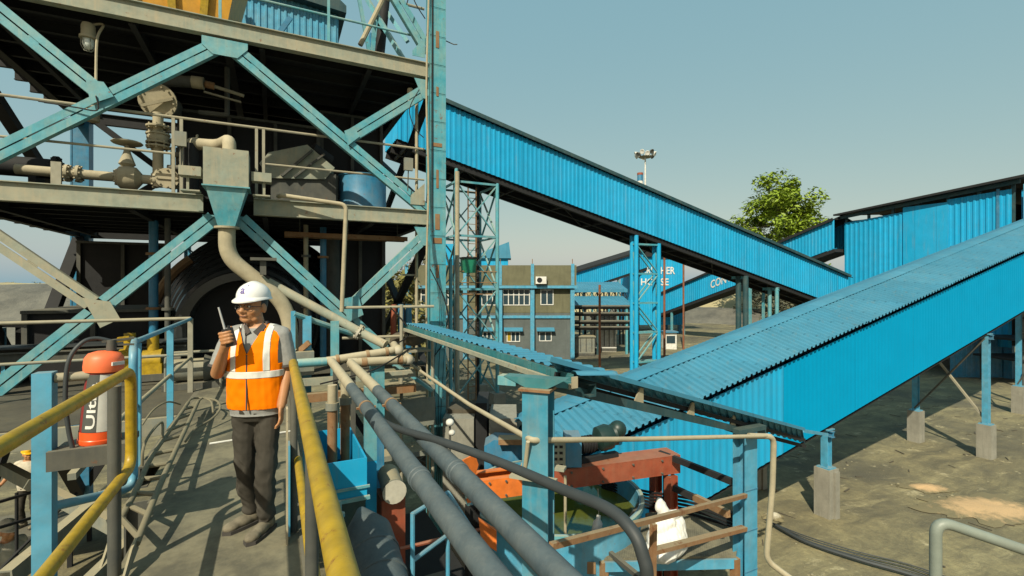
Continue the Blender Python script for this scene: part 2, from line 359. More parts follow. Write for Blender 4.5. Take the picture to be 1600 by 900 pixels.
# ================================================================ SETTING: ground, banks, far treeline
def axis_vals():
    xs = [-1500,-900,-500,-300,-200,-150]; x = -120
    while x < -30: xs.append(x); x += 6
    while x < 60: xs.append(x); x += 0.7
    while x < 140: xs.append(x); x += 6
    return xs + [150,200,300,500,900,1500]
g = MB(); av = axis_vals(); n = len(av)
def gz(x, y):
    k = 1.0 if max(abs(x), abs(y)) < 130 else 0.0
    return k*(0.10*mnoise.noise(V((x*0.16, y*0.16, 0))) + 0.05*mnoise.noise(V((x*0.7, y*0.7, 3.0)))) - 0.03
g.v = [V((x, y + 20, gz(x, y + 20))) for y in av for x in av]
g.f = [(j*n+i, j*n+i+1, (j+1)*n+i+1, (j+1)*n+i) for j in range(n-1) for i in range(n-1)]
struct('ground', g, 'ground')
def bank(name, mat, path, width, height, kind='structure', seed=0, top=0.35, n_across=14, label=None):
    """a long heap whose crest follows path (camera X, Y)"""
    pts = smoothline([C(x, y) for x, y in path], 10); mb = MB(); m = len(pts)
    for i, p in enumerate(pts):
        t = (pts[min(i+1,m-1)] - pts[max(i-1,0)]).normalized(); s = V((-t.y, t.x, 0))
        e = min(1, i/4, (m-1-i)/4)
        for j in range(n_across+1):
            a = (j/n_across)*2-1
            h = height*e*max(0, min(1, (1-abs(a))/(1-top)))
            q = p + s*(a*width/2); h *= 1 + 0.18*mnoise.noise(V((q.x*0.09+seed, q.y*0.09, 0))); 
            h += 0.35*mnoise.noise(V((q.x*0.4+seed, q.y*0.4, 5)))*min(1, h)
            mb.v.append(V((q.x, q.y, max(-0.4, h - 0.12))))
    w = n_across+1
    mb.f = [(i*w+j, i*w+j+1, (i+1)*w+j+1, (i+1)*w+j) for i in range(m-1) for j in range(n_across)]
    return struct(name, mb, mat, kind, label)
bank('coal_bank', 'coal', [(-110,48),(-80,56),(-56,64),(-40,66),(-28,72)], 34, 5.8, seed=3)
bank('earth_bank', 'embank', [(-300,190),(-200,190),(-120,185),(-60,190)], 60, 6.6, seed=9)
bank('earth_bank', 'embank', [(4,122),(20,112),(40,104),(62,98),(84,98)], 30, 6.0, seed=21)
bank('coal_bank', 'coal', [(16,92),(30,84),(44,74)], 16, 2.3, seed=5)

def leaf_cloud(mb, centers, n, leaf, spread, rnd, flat=0.75):
    for _ in range(n):
        c, r = rnd.choice(centers)
        d = V((rnd.gauss(0,1), rnd.gauss(0,1), rnd.gauss(0,1)))
        d.normalize(); q = V(c) + V((d.x, d.y, d.z*flat))*r*spread*(rnd.random()**0.45)
        s = leaf*rnd.uniform(0.6,1.35)
        nn = (V((rnd.gauss(0,0.7), rnd.gauss(0,0.7), 1.0)) + d*0.5).normalized(); a = nn.orthogonal().normalized(); b = nn.cross(a)
        g = rnd.random()*6.28; a2 = a*math.cos(g)+b*math.sin(g); b2 = nn.cross(a2)
        mb.add([q - a2*s, q - b2*s*0.42, q + a2*s + nn*-0.15*s, q + b2*s*0.42], [(0,1,2,3)])
def make_tree(name, label, base, height, crown_r, seed, n_leaf, leaf, mat, trunk_r=0.3, crown_base=0.3, group=None, nb=16, clump=0.26):
    rnd = random.Random(seed); root = thing(name, label, 'tree' if 'tree' in name else 'bush', base, 0, group)
    tb = MB(); cr = []
    top = V((rnd.uniform(-.3,.3), rnd.uniform(-.3,.3), height*0.8))
    trunk = smoothline([V((0,0,0)), V((rnd.uniform(-.2,.2),0,height*0.3)), V((rnd.uniform(-.4,.4),rnd.uniform(-.3,.3),height*0.55)), top], 4)
    tb.tube([V(base)+p for p in trunk], [trunk_r*(1-0.8*i/(len(trunk)-1)) for i in range(len(trunk))], 8)
    for i in range(nb):
        t = crown_base + (0.98-crown_base)*(i/(nb-1)); k = min(len(trunk)-1, int(t/0.8*(len(trunk)-1)*0.92))
        st = trunk[k]; ang = i*2.4 + rnd.uniform(-.4,.4)
        f = math.sin(math.pi*min(1, (t-crown_base)/(1-crown_base)*0.72+0.28))
        rr = crown_r*max(0.25, f)*rnd.uniform(0.7,1.05)
        e = V((math.cos(ang)*rr, math.sin(ang)*rr, height*t*0.93 + rnd.uniform(-.04,.06)*height))
        if i == nb-1: e = V((0.1, 0, height*0.97))
        mid = st*0.45 + e*0.55 + V((0,0,-0.05*height))
        br = smoothline([st, mid, e], 4); tb.tube([V(base)+p for p in br], [trunk_r*0.34*(1-0.85*j/(len(br)-1)) for j in range(len(br))], 5)
        cr.append((V(base)+e, crown_r*clump*rnd.uniform(.8,1.25)))
        for _ in range(3):
            q = mid*0.35 + e*0.65 + V((rnd.gauss(0,.2), rnd.gauss(0,.2), rnd.gauss(0.05,.12)))*crown_r
            tb.tube([V(base)+mid, V(base)+q], [trunk_r*0.12, trunk_r*0.04], 4); cr.append((V(base)+q, crown_r*clump*rnd.uniform(.55,.95)))
    tb.build('trunk', 'bark', root)
    lb = MB(); leaf_cloud(lb, cr, n_leaf, leaf, 1.0, rnd); lb.build('crown', mat, root, smooth=0)
    return root
bt = C(41.5, 75)
make_tree('broadleaf_tree', 'tall bright green tree rising alone behind the long sloping conveyor', bt, 23.2, 7.8, 21, 19000, 0.36, 'leaf', 0.42, 0.26, nb=34, clump=0.27)
make_tree('small_tree', 'thin grey hazy tree top just right of the bright green tree', C(46, 88), 19.0, 3.2, 12, 900, 0.28, 'leaf_grey', 0.2, 0.5, nb=9)
for i, (px, Y, h, r_, mt, lb_) in enumerate([(628,27,6.4,2.3,'leaf_dry','yellowing dusty tree seen through the tower legs left of the blue column'),
        (600,36,7.2,2.6,'leaf_dry','farther yellowing tree behind the hoist posts under the tower'),
        (655,40,9.0,2.8,'leaf_grey','pale dusty tree close behind the tall blue column'),
        (1190,74,7.2,3.4,'leaf_grey','grey scrubby tree under the rising lettered conveyor'),
        (1225,62,5.6,3.0,'leaf_grey','grey scrubby tree just left of the thin green posts of the long conveyor'),
        (1262,70,7.0,3.2,'leaf_dry','yellowish scrubby tree farthest right under the long conveyor')]):
    make_tree('scrub_tree', lb_, C((px-800)/747*Y, Y), h, r_, 30+i, 1500, 0.22 if Y < 50 else 0.3, mt, 0.13, 0.25, group='dusty scrub trees', nb=12, clump=0.33)
fl = MB(); rnd = random.Random(4)
cs = []
for i in range(170):
    X = -420 + i*3.2 + rnd.uniform(-2,2); cs.append((C(X, 330 + rnd.uniform(-12,12), rnd.uniform(2,5)), rnd.uniform(3,6)))
leaf_cloud(fl, cs, 16000, 1.0, 1.0, rnd, 0.8)
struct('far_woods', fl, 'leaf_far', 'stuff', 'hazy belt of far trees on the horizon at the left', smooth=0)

# ================================================================ CONVEYOR GALLERIES
def gallery_frame(): pass
def near_gallery():
    v0, v1, u0, u1 = 7.4, 9.7, 5.0, 44.0
    zb = lambda u: 1.39 + 0.223*(u - 8.5)
    root = thing('conveyor_gallery', 'near blue conveyor gallery with wide pale roof climbing to the right on concrete pedestals', 'conveyor', (12.8, 8.5, 0))
    e = V((1, 0, 0.223)); L = u1-u0; up = V((0,0,1))
    # walls: sheets between bottom and top; the lower stretch ribbed, upper stretch flat panels
    us = 11.0
    w = MB(); w.corr((u0, v0, zb(u0)), e, us-u0, (0,0,2.12), 0.21, 0.010, (0,-1,0)); w.build('lower_wall', 'blue_sheet', root, 30)
    w = MB()
    u = us
    while u < u1:
        w.corr((u, v0-0.004, zb(u)), e, min(3.0, u1-u)-0.004, (0,0,2.12), 0.16, 0.002, (0,-1,0)); u += 3.0
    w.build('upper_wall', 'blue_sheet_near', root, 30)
    w = MB(); w.corr((u0, v1, zb(u0)), e, L, (0,0,2.15), 0.19, 0.028, (0,1,0)); w.build('back_wall', 'blue_sheet', root, 30)
    # roof: two slopes
    zr = lambda u: zb(u) + 2.74; ev = 7.22; vr = 8.62; ze = lambda u: zb(u) + 2.30
    u = u0 - 0.5; k = 0
    rf = MB()
    while u < u1 + 0.4:
        Ls = min(4.9, u1+0.4-u)
        rf.corr((u, ev, ze(u) + 0.012*(k % 2)), e, Ls, (0, vr-ev, 0.44), 0.165, 0.05, (0,0,1)); u += 4.85; k += 1
    rf.build('roof', 'blue_roof', root, 30)
    rb = MB(); rb.corr((u0-0.5, vr, zr(u0-0.5)), e, L+0.9, (0, 1.35, -0.42), 0.16, 0.032, (0,0,1), kind='wave'); rb.build('rear_roof', 'blue_roof', root, 30)
    rc = MB(); a, b = V((u0-0.55, vr, zr(u0-0.55)+0.035)), V((u1+0.4, vr, zr(u1+0.4)+0.035))
    rc.sect(a, b, [(-0.26,-0.045),(0,0.03),(0.26,-0.045),(0.26,-0.055),(0,0.018),(-0.26,-0.055)]); rc.build('ridge_cap', 'blue_roof', root)
    # frames in the gap under the eaves, floor structure
    fr = MB(); u = u0+0.6
    while u < u1:
        for vv in (v0+0.1, v1-0.1):
            fr.bar((u, vv, zb(u)), (u, vv, zb(u)+2.3), 0.07, 0.07, (1,0,0))
        fr.bar((u, v0+0.1, zb(u)+2.3), (u, vr, zb(u)+2.66), 0.06, 0.08); fr.bar((u, vr, zb(u)+2.66), (u, v1-0.1, zb(u)+2.3), 0.06, 0.08)
        u += 2.2
    for zz in (2.18,):
        for vv in (v0+0.12, v1-0.12): fr.bar((u0, vv, zb(u0)+zz), (u1, vv, zb(u1)+zz), 0.06, 0.06)
    fr.build('frame', 'dark', root)
    fl = MB(); fl.sect((u0, (v0+v1)/2, zb(u0)+0.15), (u1, (v0+v1)/2, zb(u1)+0.15), [(-1.08,-0.03),(1.08,-0.03),(1.08,0.03),(-1.08,0.03)])
    for vv in (v0+0.12, v1-0.12): fl.ibeam((u0, vv, zb(u0)-0.03), (u1, vv, zb(u1)-0.03), 0.12, 0.2)
    fl.build('floor', 'dark', root)
    bt = MB(); bt.sect((u0+0.2, 8.5, zb(u0)+0.75), (u1, 8.5, zb(u1)+0.75), [(-0.5,0.08),(-0.3,0),(0.3,0),(0.5,0.08),(0.5,0.1),(0.3,0.02),(-0.3,0.02),(-0.5,0.1)]); bt.build('belt', 'hose', root)
    for uu, ph in ((12.95,1.22),(22.2,1.15),(31.6,1.2)):
        for vv in (v0+0.14, v1-0.12):
            zt = zb(uu)-0.13; o = MB().ibeam((uu, vv, ph), (uu, vv, zt), 0.17, 0.2, 0.018, (1,0,0))
            o.cbox((uu, vv, zt-0.02), (0.3,0.26,0.035)); o.cbox((uu, vv, ph+0.015), (0.32,0.32,0.03)); o.build('support_post', 'blue_bright', root)
            pd = MB(); s0 = 0.20
            pd.prism([(uu-s0,vv-s0,-0.3),(uu+s0,vv-s0,-0.3),(uu+s0,vv+s0,-0.3),(uu-s0,vv+s0,-0.3)], (0,0,ph+0.3)); 
            if uu < 20: pd.box((uu-0.02, vv-0.25, -0.3), (uu+0.16, vv-0.2, ph-0.06))
            pd.build('pedestal', 'concrete', root)
        if uu > 20:
            x = MB(); x.bar((uu+0.02, v0+0.14, ph+0.1), (uu+0.02, v1-0.12, zb(uu)-0.3), 0.06, 0.09, (1,0,0)); x.build('cross_brace', 'rail_grey', root)
            x = MB(); x.bar((uu-0.08, v1-0.12, ph+0.1), (uu-0.08, v0+0.14, zb(uu)-0.3), 0.05, 0.07, (1,0,0)); x.build('cross_brace', 'grey_dark', root)
        x = MB(); x.ibeam((uu, v0-0.05, zb(uu)-0.26), (uu, v1+0.05, zb(uu)-0.26), 0.12, 0.16); x.build('cross_beam', 'blue_dark', root)
near_gallery()

def lattice(root, us, vs, z0, z1, nlev, leg, mat='blue_sheet', bmat='blue_bright', zt=None, single=False):
    zt = zt or (lambda u: z1)
    for u in us:
        for v in vs:
            MB().tube([(u,v,z0),(u,v,zt(u))], leg, 10).build('leg', mat, root)
    dz = (z1-z0)/nlev
    for k in range(nlev):
        b = MB(); a, c = z0+k*dz, z0+(k+1)*dz
        for v in vs:
            b.bar((us[0],v,c),(us[1],v,c),0.09,0.09); b.bar((us[0],v,a),(us[1],v,c),0.05,0.08,(0,1,0)) if k%2 or not single else None; b.bar((us[1],v+0.03,a),(us[0],v+0.03,c),0.05,0.08,(0,1,0)) if not(k%2) or not single else None
        for u in us:
            b.bar((u,vs[0],c),(u,vs[1],c),0.09,0.09,(1,0,0)); b.bar((u,vs[0],a),(u,vs[1],c),0.05,0.08,(1,0,0)); b.bar((u+0.03,vs[1],a),(u+0.03,vs[0],c),0.05,0.08,(1,0,0))
        b.build('bracing', bmat, root)
def far_gallery():
    v0, v1, u0, u1 = 20.0, 22.3, 4.6, 37.0
    sl = -0.243; zb = lambda u: 11.45 + sl*(u - 7.27); e = V((1,0,sl)); L = u1-u0
    root = thing('conveyor_gallery', 'long blue ribbed conveyor gallery sloping down from the tower to the right, on lattice trestles', 'conveyor', (18, 21, 0))
    w = MB(); w.corr((u0, v0, zb(u0)), e, L, (0,0,2.32), 0.24, 0.036, (0,-1,0)); w.build('front_wall', 'blue_sheet', root, 30)
    w = MB(); w.corr((u0, v1, zb(u0)), e, L, (0,0,2.32), 0.24, 0.036, (0,1,0)); w.build('back_wall', 'blue_sheet', root, 30)
    r = MB(); r.corr((u0-0.1, v0-0.22, zb(u0)+2.33), e, L+0.3, (0,1.37,0.34), 0.24, 0.036, (0,0,1)); r.corr((u0-0.1, v0+1.15, zb(u0)+2.67), e, L+0.3, (0,1.37,-0.34), 0.24, 0.036, (0,0,1)); r.build('roof', 'dark', root, 30)
    f = MB(); f.bar((u0, v0-0.19, zb(u0)+2.40), (u1, v0-0.19, zb(u1)+2.40), 0.05, 0.17); f.build('eave_trim', 'teal_dark', root)
    fl = MB(); fl.sect((u0,(v0+v1)/2,zb(u0)+0.05),(u1,(v0+v1)/2,zb(u1)+0.05),[(-1.08,0),(1.08,0),(1.08,0.05),(-1.08,0.05)]); 
    for vv in (v0+0.1, (v0+v1)/2, v1-0.1): fl.ibeam((u0,vv,zb(u0)-0.15),(u1,vv,zb(u1)-0.15),0.14,0.28)
    u = u0+0.4; k = 0
    while u < u1:
        fl.bar((u,v0+0.1,zb(u)-0.22),(u,v1-0.1,zb(u)-0.22),0.1,0.12)
        if u+2.6 < u1: fl.bar((u,v0+0.1 if k%2 else v1-0.1,zb(u)-0.2),(u+2.6,v1-0.1 if k%2 else v0+0.1,zb(u+2.6)-0.2),0.07,0.07)
        u += 2.6; k += 1
    fl.build('floor_truss', 'dark', root)
    en = MB(); en.corr((u0, v0, zb(u0)), (0,1,0), v1-v0, (0,0,2.33), 0.24, 0.036, (-1,0,0)); en.build('end_wall', 'blue_sheet', root, 30)
    lattice(root, (7.25, 9.25), (20.1, 22.2), 1.0, 10.6, 4, 0.085, 'column_teal', 'steel_teal', lambda u: zb(u)-0.29)
    lattice(root, (17.5, 19.1), (20.1, 20.45), 0.2, 8.2, 5, 0.12, 'blue_sheet', 'column_teal', lambda u: zb(u)-0.29, True)
    dk = MB(); dk.tube([(18.0,20.7,.2),(18.0,20.7,8.2)],.10,8); dk.tube([(18.22,20.75,.2),(18.22,20.75,8.2)],.06,8); dk.build('inner_post','scrap',root)
    for u in (7.25, 9.25):
        for v in (20.1, 22.2): MB().box((u-0.3,v-0.3,-0.3),(u+0.3,v+0.3,1.02)).build('pedestal', 'concrete', root)
    for u, mt_, r_ in ((26.2,'teal_dark',.17),(29.2,'steel_teal',.12)):
        for v in (20.1, 20.6): MB().tube([(u,v,-0.2),(u,v,zb(u)-0.29)], r_, 10).build('leg', mt_, root)
        MB().ibeam((u,19.95,zb(u)-0.40),(u,21.1,zb(u)-0.40),0.14,0.18).build('cross_beam', 'column_teal', root)
    MB().tube([(7.25,19.98,1.03),(7.25,19.98,11.0)],.10,10).build('beige_riser','pipe_beige',root)
    # inner ladder and caged dark posts of the first trestle
    ld = MB()
    for du in (-0.2, 0.2): ld.tube([(8.2+du,20.6,0.4),(8.2+du,20.6,10.5)], 0.03, 6)
    z = 0.7
    while z < 10.4: ld.tube([(8.0,20.6,z),(8.4,20.6,z)], 0.016, 5); z += 0.3
    ld.build('ladder', 'rust', root)
    dp = MB()
    for u, v in ((7.6,21.2),(8.75,21.3)): dp.tube([(u,v,0.2),(u,v,10.8)], 0.11, 8)
    dp.build('inner_post', 'dark', root)
    pl = MB(); pl.box((7.3,20.15,5.55),(9.2,22.1,5.6)); pl.build('landing', 'rust', root)
    pl = MB()
    for zz in (6.1, 6.6): pl.tube([(7.3,20.05,zz),(9.2,20.05,zz)], 0.022, 6)
    pl.build('landing_rail', 'rust', root)
    return root
far_gallery()
for (px, ybase, ztop, nm, lb_) in ((1038, 560, 8.6, 'rusty_pole', 'thin rust red pole nearest the second lattice trestle'), (1068, 545, 9.4, 'rusty_pole', 'thin rust red pole between the lattice trestle and the lettered conveyor'), (937, 577, 6.0, 'rusty_pole', 'short rusty pole in front of the low sheds beside the office')):
    p = PZ(px, ybase, 0); o = MB().tube([(p.x,p.y,-0.2),(p.x,p.y,ztop)], 0.085, 8).build(nm, 'rust_red', None, 40, (p.x,p.y,0)); tag(o, lb_, 'pole', 'rusty poles by the trestle')

# ================================================================ FAR PLANT: head house, crusher house, rising conveyors, sheds
def face_text(mb, body, o, ex, ey, size, width=None, off=0.02):
    vs, fs, w = text_geo(body, 1.0); o, ex, ey = V(o), V(ex).normalized(), V(ey).normalized(); nn = ex.cross(ey).normalized()
    k = size if width is None else width/w
    mb.add([o + ex*(p.x*k) + ey*(p.y*size) + nn*off for p in vs], fs)
def head_house():
    U, va, vb = 42.0, 12.9, 23.0
    root = thing('head_house', 'tall blue ribbed head house with overhanging sloped roof at the right edge', 'building', (U, 18, 0))
    zt = lambda v: 12.55 - 0.085*(v-va)
    a = MB(); a.corr((U, 18.9, 2), (0,1,0), vb-18.9, (0,0,zt(18.9)-2.62), 0.33, 0.05, (-1,0,0), e2b=(0,0,zt(vb)-2.62)); a.build('left_wall', 'blue_sheet', root, 30)
    a = MB(); a.box((U-0.1, 16.2, 2), (U-0.03, 18.88, 11.75)); a.build('flat_panel', 'blue_sheet', root, 30)
    a = MB(); a.corr((U, va+0.15, 2), (0,1,0), 16.15-va, (0,0,zt(va)-2.45), 0.3, 0.05, (-1,0,0), e2b=(0,0,zt(16.15)-2.35)); a.build('right_wall', 'blue_sheet', root, 30)
    a = MB(); a.box((U-0.07, va+0.2, 8.6), (U-0.045, 16.1, 8.7)); a.box((U-0.08,13.6,8.7),(U-0.05,13.75,12.2)); a.build('seam', 'blue_dark', root)
    a = MB(); a.corr((U+1.0, va, 2), (1,0,0), 11, (0,0,10.1), 0.3, 0.05, (0,-1,0)); a.corr((U+12, va, 2), (0,1,0), vb-va, (0,0,9.0), 0.3, 0.05, (1,0,0)); a.corr((U, vb, 2), (1,0,0), 12, (0,0,9.0), 0.3, 0.05, (0,1,0)); a.build('side_wall', 'blue_sheet', root, 30)
    a = MB(); a.box((U+0.4, va+0.3, 2), (U+11.8, vb-0.2, 11.25)); a.build('inner_body', 'dark', root)
    r = MB(); 
    r.prism([(U-0.7, va-0.6, zt(va)+0.1), (U-0.7, vb+0.5, zt(vb)-0.02), (U-0.7, vb+0.5, zt(vb)+0.12), (U-0.7, va-0.6, zt(va)+0.26)], (6.9,0,0.55))
    r.prism([(U+6.2, va-0.6, zt(va)+0.65), (U+6.2, vb+0.5, zt(vb)+0.53), (U+6.2, vb+0.5, zt(vb)+0.67), (U+6.2, va-0.6, zt(va)+0.81)], (6.9,0,-0.55)); r.build('roof', 'dark', root)
    f = MB()
    v = va+0.1
    while v < vb: f.box((U+0.02, v-.08, 9.3), (U+0.18, v+.08, zt(v)-.18)); v += 1.65
    f.bar((U-0.2, va-0.3, zt(va)-0.05), (U-0.2, vb+0.2, zt(vb)-0.17), 0.12, 0.25); f.build('frame', 'teal_dark', root)
    for u in (U+0.4, U+11.5):
        for v in (va+0.4, vb-0.4): MB().box((u-0.2,v-0.2,-0.3),(u+0.2,v+0.2,2.1)).build('leg', 'blue_dark', root)
    sg = MB(); sg.prism([(U-0.08,va-0.45,6.0),(U+0.95,va-0.45,6.0),(U+0.95,va-0.45,12.1),(U-0.08,va-0.45,12.3)], (0,0.05,0)); sg.build('corner_panel', 'blue_bright', root)
head_house()
def rise_gallery(name, label, A, B, h, mat='blue_sheet', w=2.2, legs=(0.35,0.7), lettering=None, group=None, roofmat='dark'):
    """a straight gallery between camera-frame points A, B = (X, Y, z of floor)"""
    a, b = C(*A), C(*B); root = thing(name, label, 'conveyor', ((a.x+b.x)/2, (a.y+b.y)/2, 0), 0, group)
    d = (b-a); L = d.length; e = d.normalized(); s = V((0,0,1)).cross(e).normalized(); nrm = -s if (-s).dot(V((0,0,6))-a) > 0 else s
    fo = a + nrm*(w/2); bo = a - nrm*(w/2); ex = V((e.x,e.y,e.z))
    MB().corr(fo, ex, L, (0,0,h), 0.3, 0.03, nrm).build('front_wall', mat, root, 30)
    MB().corr(bo, ex, L, (0,0,h), 0.3, 0.03, -nrm).build('back_wall', mat, root, 30)
    r = MB(); r.add([fo+nrm*0.25+V((0,0,h)), fo+nrm*0.25+d+V((0,0,h)), a+d+V((0,0,h+0.45)), a+V((0,0,h+0.45)), bo-nrm*0.25+V((0,0,h)), bo-nrm*0.25+d+V((0,0,h))], [(0,1,2,3),(3,2,5,4),(0,3,4),(1,5,2)])
    r.bar(fo+nrm*0.22+V((0,0,h+0.02)), fo+nrm*0.22+d+V((0,0,h+0.02)), 0.06, 0.22); r.build('roof', roofmat, root)
    f = MB(); f.sect(a+V((0,0,-0.1)), b+V((0,0,-0.1)), [(-w/2+.03,-0.22),(w/2-.03,-0.22),(w/2-.03,0.05),(-w/2+.03,0.05)]); f.build('floor', 'dark', root)
    for t in legs:
        for sd in (-1,1):
            q = a + d*t + nrm*(sd*w*0.42)
            if q.z > 0.8: MB().bar((q.x,q.y,-0.2),(q.x,q.y,q.z-0.3),0.2,0.2,(1,0,0)).build('leg', 'steel_teal', root)
    if lettering:
        body, t0, wd, sz, dz = lettering; m = MB(); face_text(m, body, fo + d*t0 + V((0,0,dz)), e if e.dot(V((CS,-SN,0)))>0 else -e, V((0,0,1)), sz, wd, 0.06); m.build('lettering', 'white', root, 0)
    return root
rise_gallery('conveyor_gallery', 'far blue conveyor with white lettering rising to the right behind the long gallery', (18.6,59,2.3), (27.4,39.6,9.0), 2.35, legs=(0.12,0.62), lettering=('CONVEYOR', 0.40, 5.2, 1.15, 0.62))
rise_gallery('conveyor_gallery', 'far blue conveyor rising from the office towards the crusher house', (6.6,56,5.2), (16.4,60.5,8.2), 2.2, legs=(0.25,0.6))
def crusher_house():
    root = thing('crusher_house', 'blue box shaped crusher house with two lines of white lettering', 'building', C(18.0, 62), -YAW)
    b = MB(CAMROT.copy()); b.M = Matrix.Translation(C(0,0)) @ CAMROT
    b.corr((14.9,59.6,1.0),(1,0,0),6.4,(0,0,8.5),0.3,0.03,(0,-1,0)); b.corr((14.9,59.6,1.0),(0,1,0),6,(0,0,8.5),0.3,0.03,(-1,0,0)); b.corr((21.3,59.6,1.0),(0,1,0),6,(0,0,8.5),0.3,0.03,(1,0,0)); b.corr((14.9,65.6,1.0),(1,0,0),6.4,(0,0,8.5),0.3,0.03,(0,1,0))
    b.build('wall', 'blue_sheet', root, 30)
    r = MB(CAMROT); r.prism([(14.5,59.2,9.5),(21.7,59.2,9.5),(21.7,59.2,9.7),(18.1,59.2,10.6),(14.5,59.2,9.7)], (0,7,0)); r.build('roof', 'dark', root)
    t = MB(CAMROT); face_text(t, 'CRUSHER', (16.0,59.55,7.35), (1,0,0), (0,0,1), 1.25, 4.3, 0.03); t.build('lettering', 'white', root, 0)
    t = MB(CAMROT); face_text(t, 'HOUSE', (16.0,59.55,5.95), (1,0,0), (0,0,1), 1.2, 3.5, 0.03); t.build('lettering', 'white', root, 0)
    for x in (15.1,21.0):
        for y in (59.9,65.2): MB(CAMROT).box((x-.2,y-.2,-.3),(x+.2,y+.2,1.05)).build('leg','blue_dark',root)
    d = MB(CAMROT); d.box((21.4,60.4,5.0),(24.5,64,5.25)); d.build('canopy','dark',root)
crusher_house()
# low open sheds between office and trestle
for i, (x0, x1, Y, zr, lb_) in enumerate([(5.0,11.6,48,6.0,'upper low shed roof of dull blue sheet right of the office'), (4.4,11.2,44,4.55,'lower flat shed roof of dull blue sheet right of the office')]):
    root = thing('open_shed', lb_, 'shed', C((x0+x1)/2, Y+2), -YAW, 'open sheds beside the office')
    r = MB(CAMROT); r.corr((x0,Y,zr-0.45),(1,0,0),x1-x0,(0,4.2,0.75),0.3,0.04,(0,0,1)); r.box((x0,Y-0.03,zr-0.75),(x1,Y,zr-0.42)); r.build('roof', 'blue_roof', root, 30)
    for k in range(4):
        x = x0+0.4+(x1-x0-0.8)*k/3
        for y in (Y+0.2, Y+3.9): MB(CAMROT).bar((x,y,-.2),(x,y,zr-0.4),0.14,0.14,(1,0,0)).build('post', 'dark', root)
    t = MB(CAMROT)
    for k in range(12): 
        x = x0+(x1-x0)*k/12; t.bar((x,Y+.2,zr-1.25),(x+(x1-x0)/24,Y+.2,zr-0.7),0.06,0.06); t.bar((x+(x1-x0)/24,Y+.2,zr-0.7),(x+(x1-x0)/12,Y+.2,zr-1.25),0.06,0.06)
    t.bar((x0,Y+.2,zr-1.25),(x1,Y+.2,zr-1.25),0.08,0.08); t.build('truss', 'dark', root)
for i,(x0,x1,Y,z0,z1,mt,lb_) in enumerate([(4.6,7.0,40.5,0.2,1.55,'grey','pale grey machine skid standing under the open sheds'),(7.2,9.4,43,0.3,3.3,'white','white panelled cabinet standing under the open sheds')]):
    root = thing('machine_cabinet', lb_, 'machine', C((x0+x1)/2, Y), -YAW)
    b = MB(CAMROT); b.box((x0,Y,z0),(x1,Y+1.2,z1)); b.box((x0-.1,Y-.1,z1),(x1+.1,Y+1.3,z1+.08)); b.build('housing', mt, root)
    f = MB(CAMROT)
    for k in range(5): x = x0+(x1-x0)*(k+.5)/5; f.box((x-.03,Y-.05,z0+.15),(x+.03,Y-.01,z1-.1))
    f.box((x0,Y-.04,z0-.2),(x1,Y+.2,z0)); f.build('door_frame', 'grey_dark', root)
    b = MB(CAMROT); b.box((x0,Y,-.2),(x1,Y+1.2,z0)); b.build('plinth','concrete',root)
root = thing('pipe_bridge', 'dark pipe rack with several levels of trays beside the office', 'pipe rack', C(7.6,41.5), -YAW)
for z in (3.9,3.3,2.6,2.1):
    MB(CAMROT).box((4.4,41.2,z),(10.6,42.4,z+0.13)).build('tray', 'dark', root)
    m = MB(CAMROT); [m.tube([(4.4,41.1+0.25*k,z+.25),(10.6,41.1+0.25*k,z+.25)],0.09,6) for k in range(3)]; m.build('pipe_run','grey_dark',root)
for x in (4.8,7.4,9.9): MB(CAMROT).box((x-.1,41.2,-.2),(x+.1,41.4,4.2)).build('post','teal_dark' if x<9 else 'column_teal',root)
root = thing('guard_hut','small white guard post with a blue top standing near the lettered conveyor','hut',C(14.9,45),-YAW)
MB(CAMROT).box((14.4,45,-.2),(15.5,46,1.5)).build('wall','white',root); MB(CAMROT).box((14.55,44.97,.5),(15.35,45,1.2)).build('window','glass_dark',root); MB(CAMROT).box((14.3,44.8,1.5),(15.6,46.2,1.62)).build('roof','blue_dark',root)
# blue store and dark machine under the near gallery, right edge
root = thing('blue_store', 'low deep blue store seen beneath the near conveyor at the right', 'shed', C(30.5,32), -YAW)
MB(CAMROT).corr((28.4,31,0),(1,0,0),4.1,(0,0,2.6),0.3,0.04,(0,-1,0)).build('wall','blue_dark',root,30)
MB(CAMROT).corr((32.5,31,0),(0,1,0),3,(0,0,2.6),0.3,0.04,(1,0,0)).build('side_wall','blue_dark',root,30)
MB(CAMROT).prism([(28.1,30.8,2.6),(32.8,30.8,2.6),(32.8,34.2,2.9),(28.1,34.2,2.9)],(0,0,.1)).build('roof','blue_roof',root)
root = thing('crane_frame', 'dark steel stand with platforms under the conveyor at the right edge', 'frame', C(31.5,29), -YAW)
for x in (29.9,32.6,35.5):
    for y in (28,30.4): MB(CAMROT).bar((x,y,-.2),(x,y,4.4),.16,.16,(1,0,0)).build('post','grey_dark',root)
for z in (1.5,2.7,4.0): MB(CAMROT).box((29.5,27.8,z),(36,30.6,z+.12)).build('deck','dark',root)
m = MB(CAMROT)
for z in (2.1,3.2): m.tube([(29.6,27.8,z),(36,27.8,z)],.04,6)
m.bar((29.9,27.9,0),(32.6,27.9,2.7),.08,.08); m.bar((32.6,27.9,0),(29.9,27.9,2.7),.08,.08); m.build('rail','grey_dark',root)

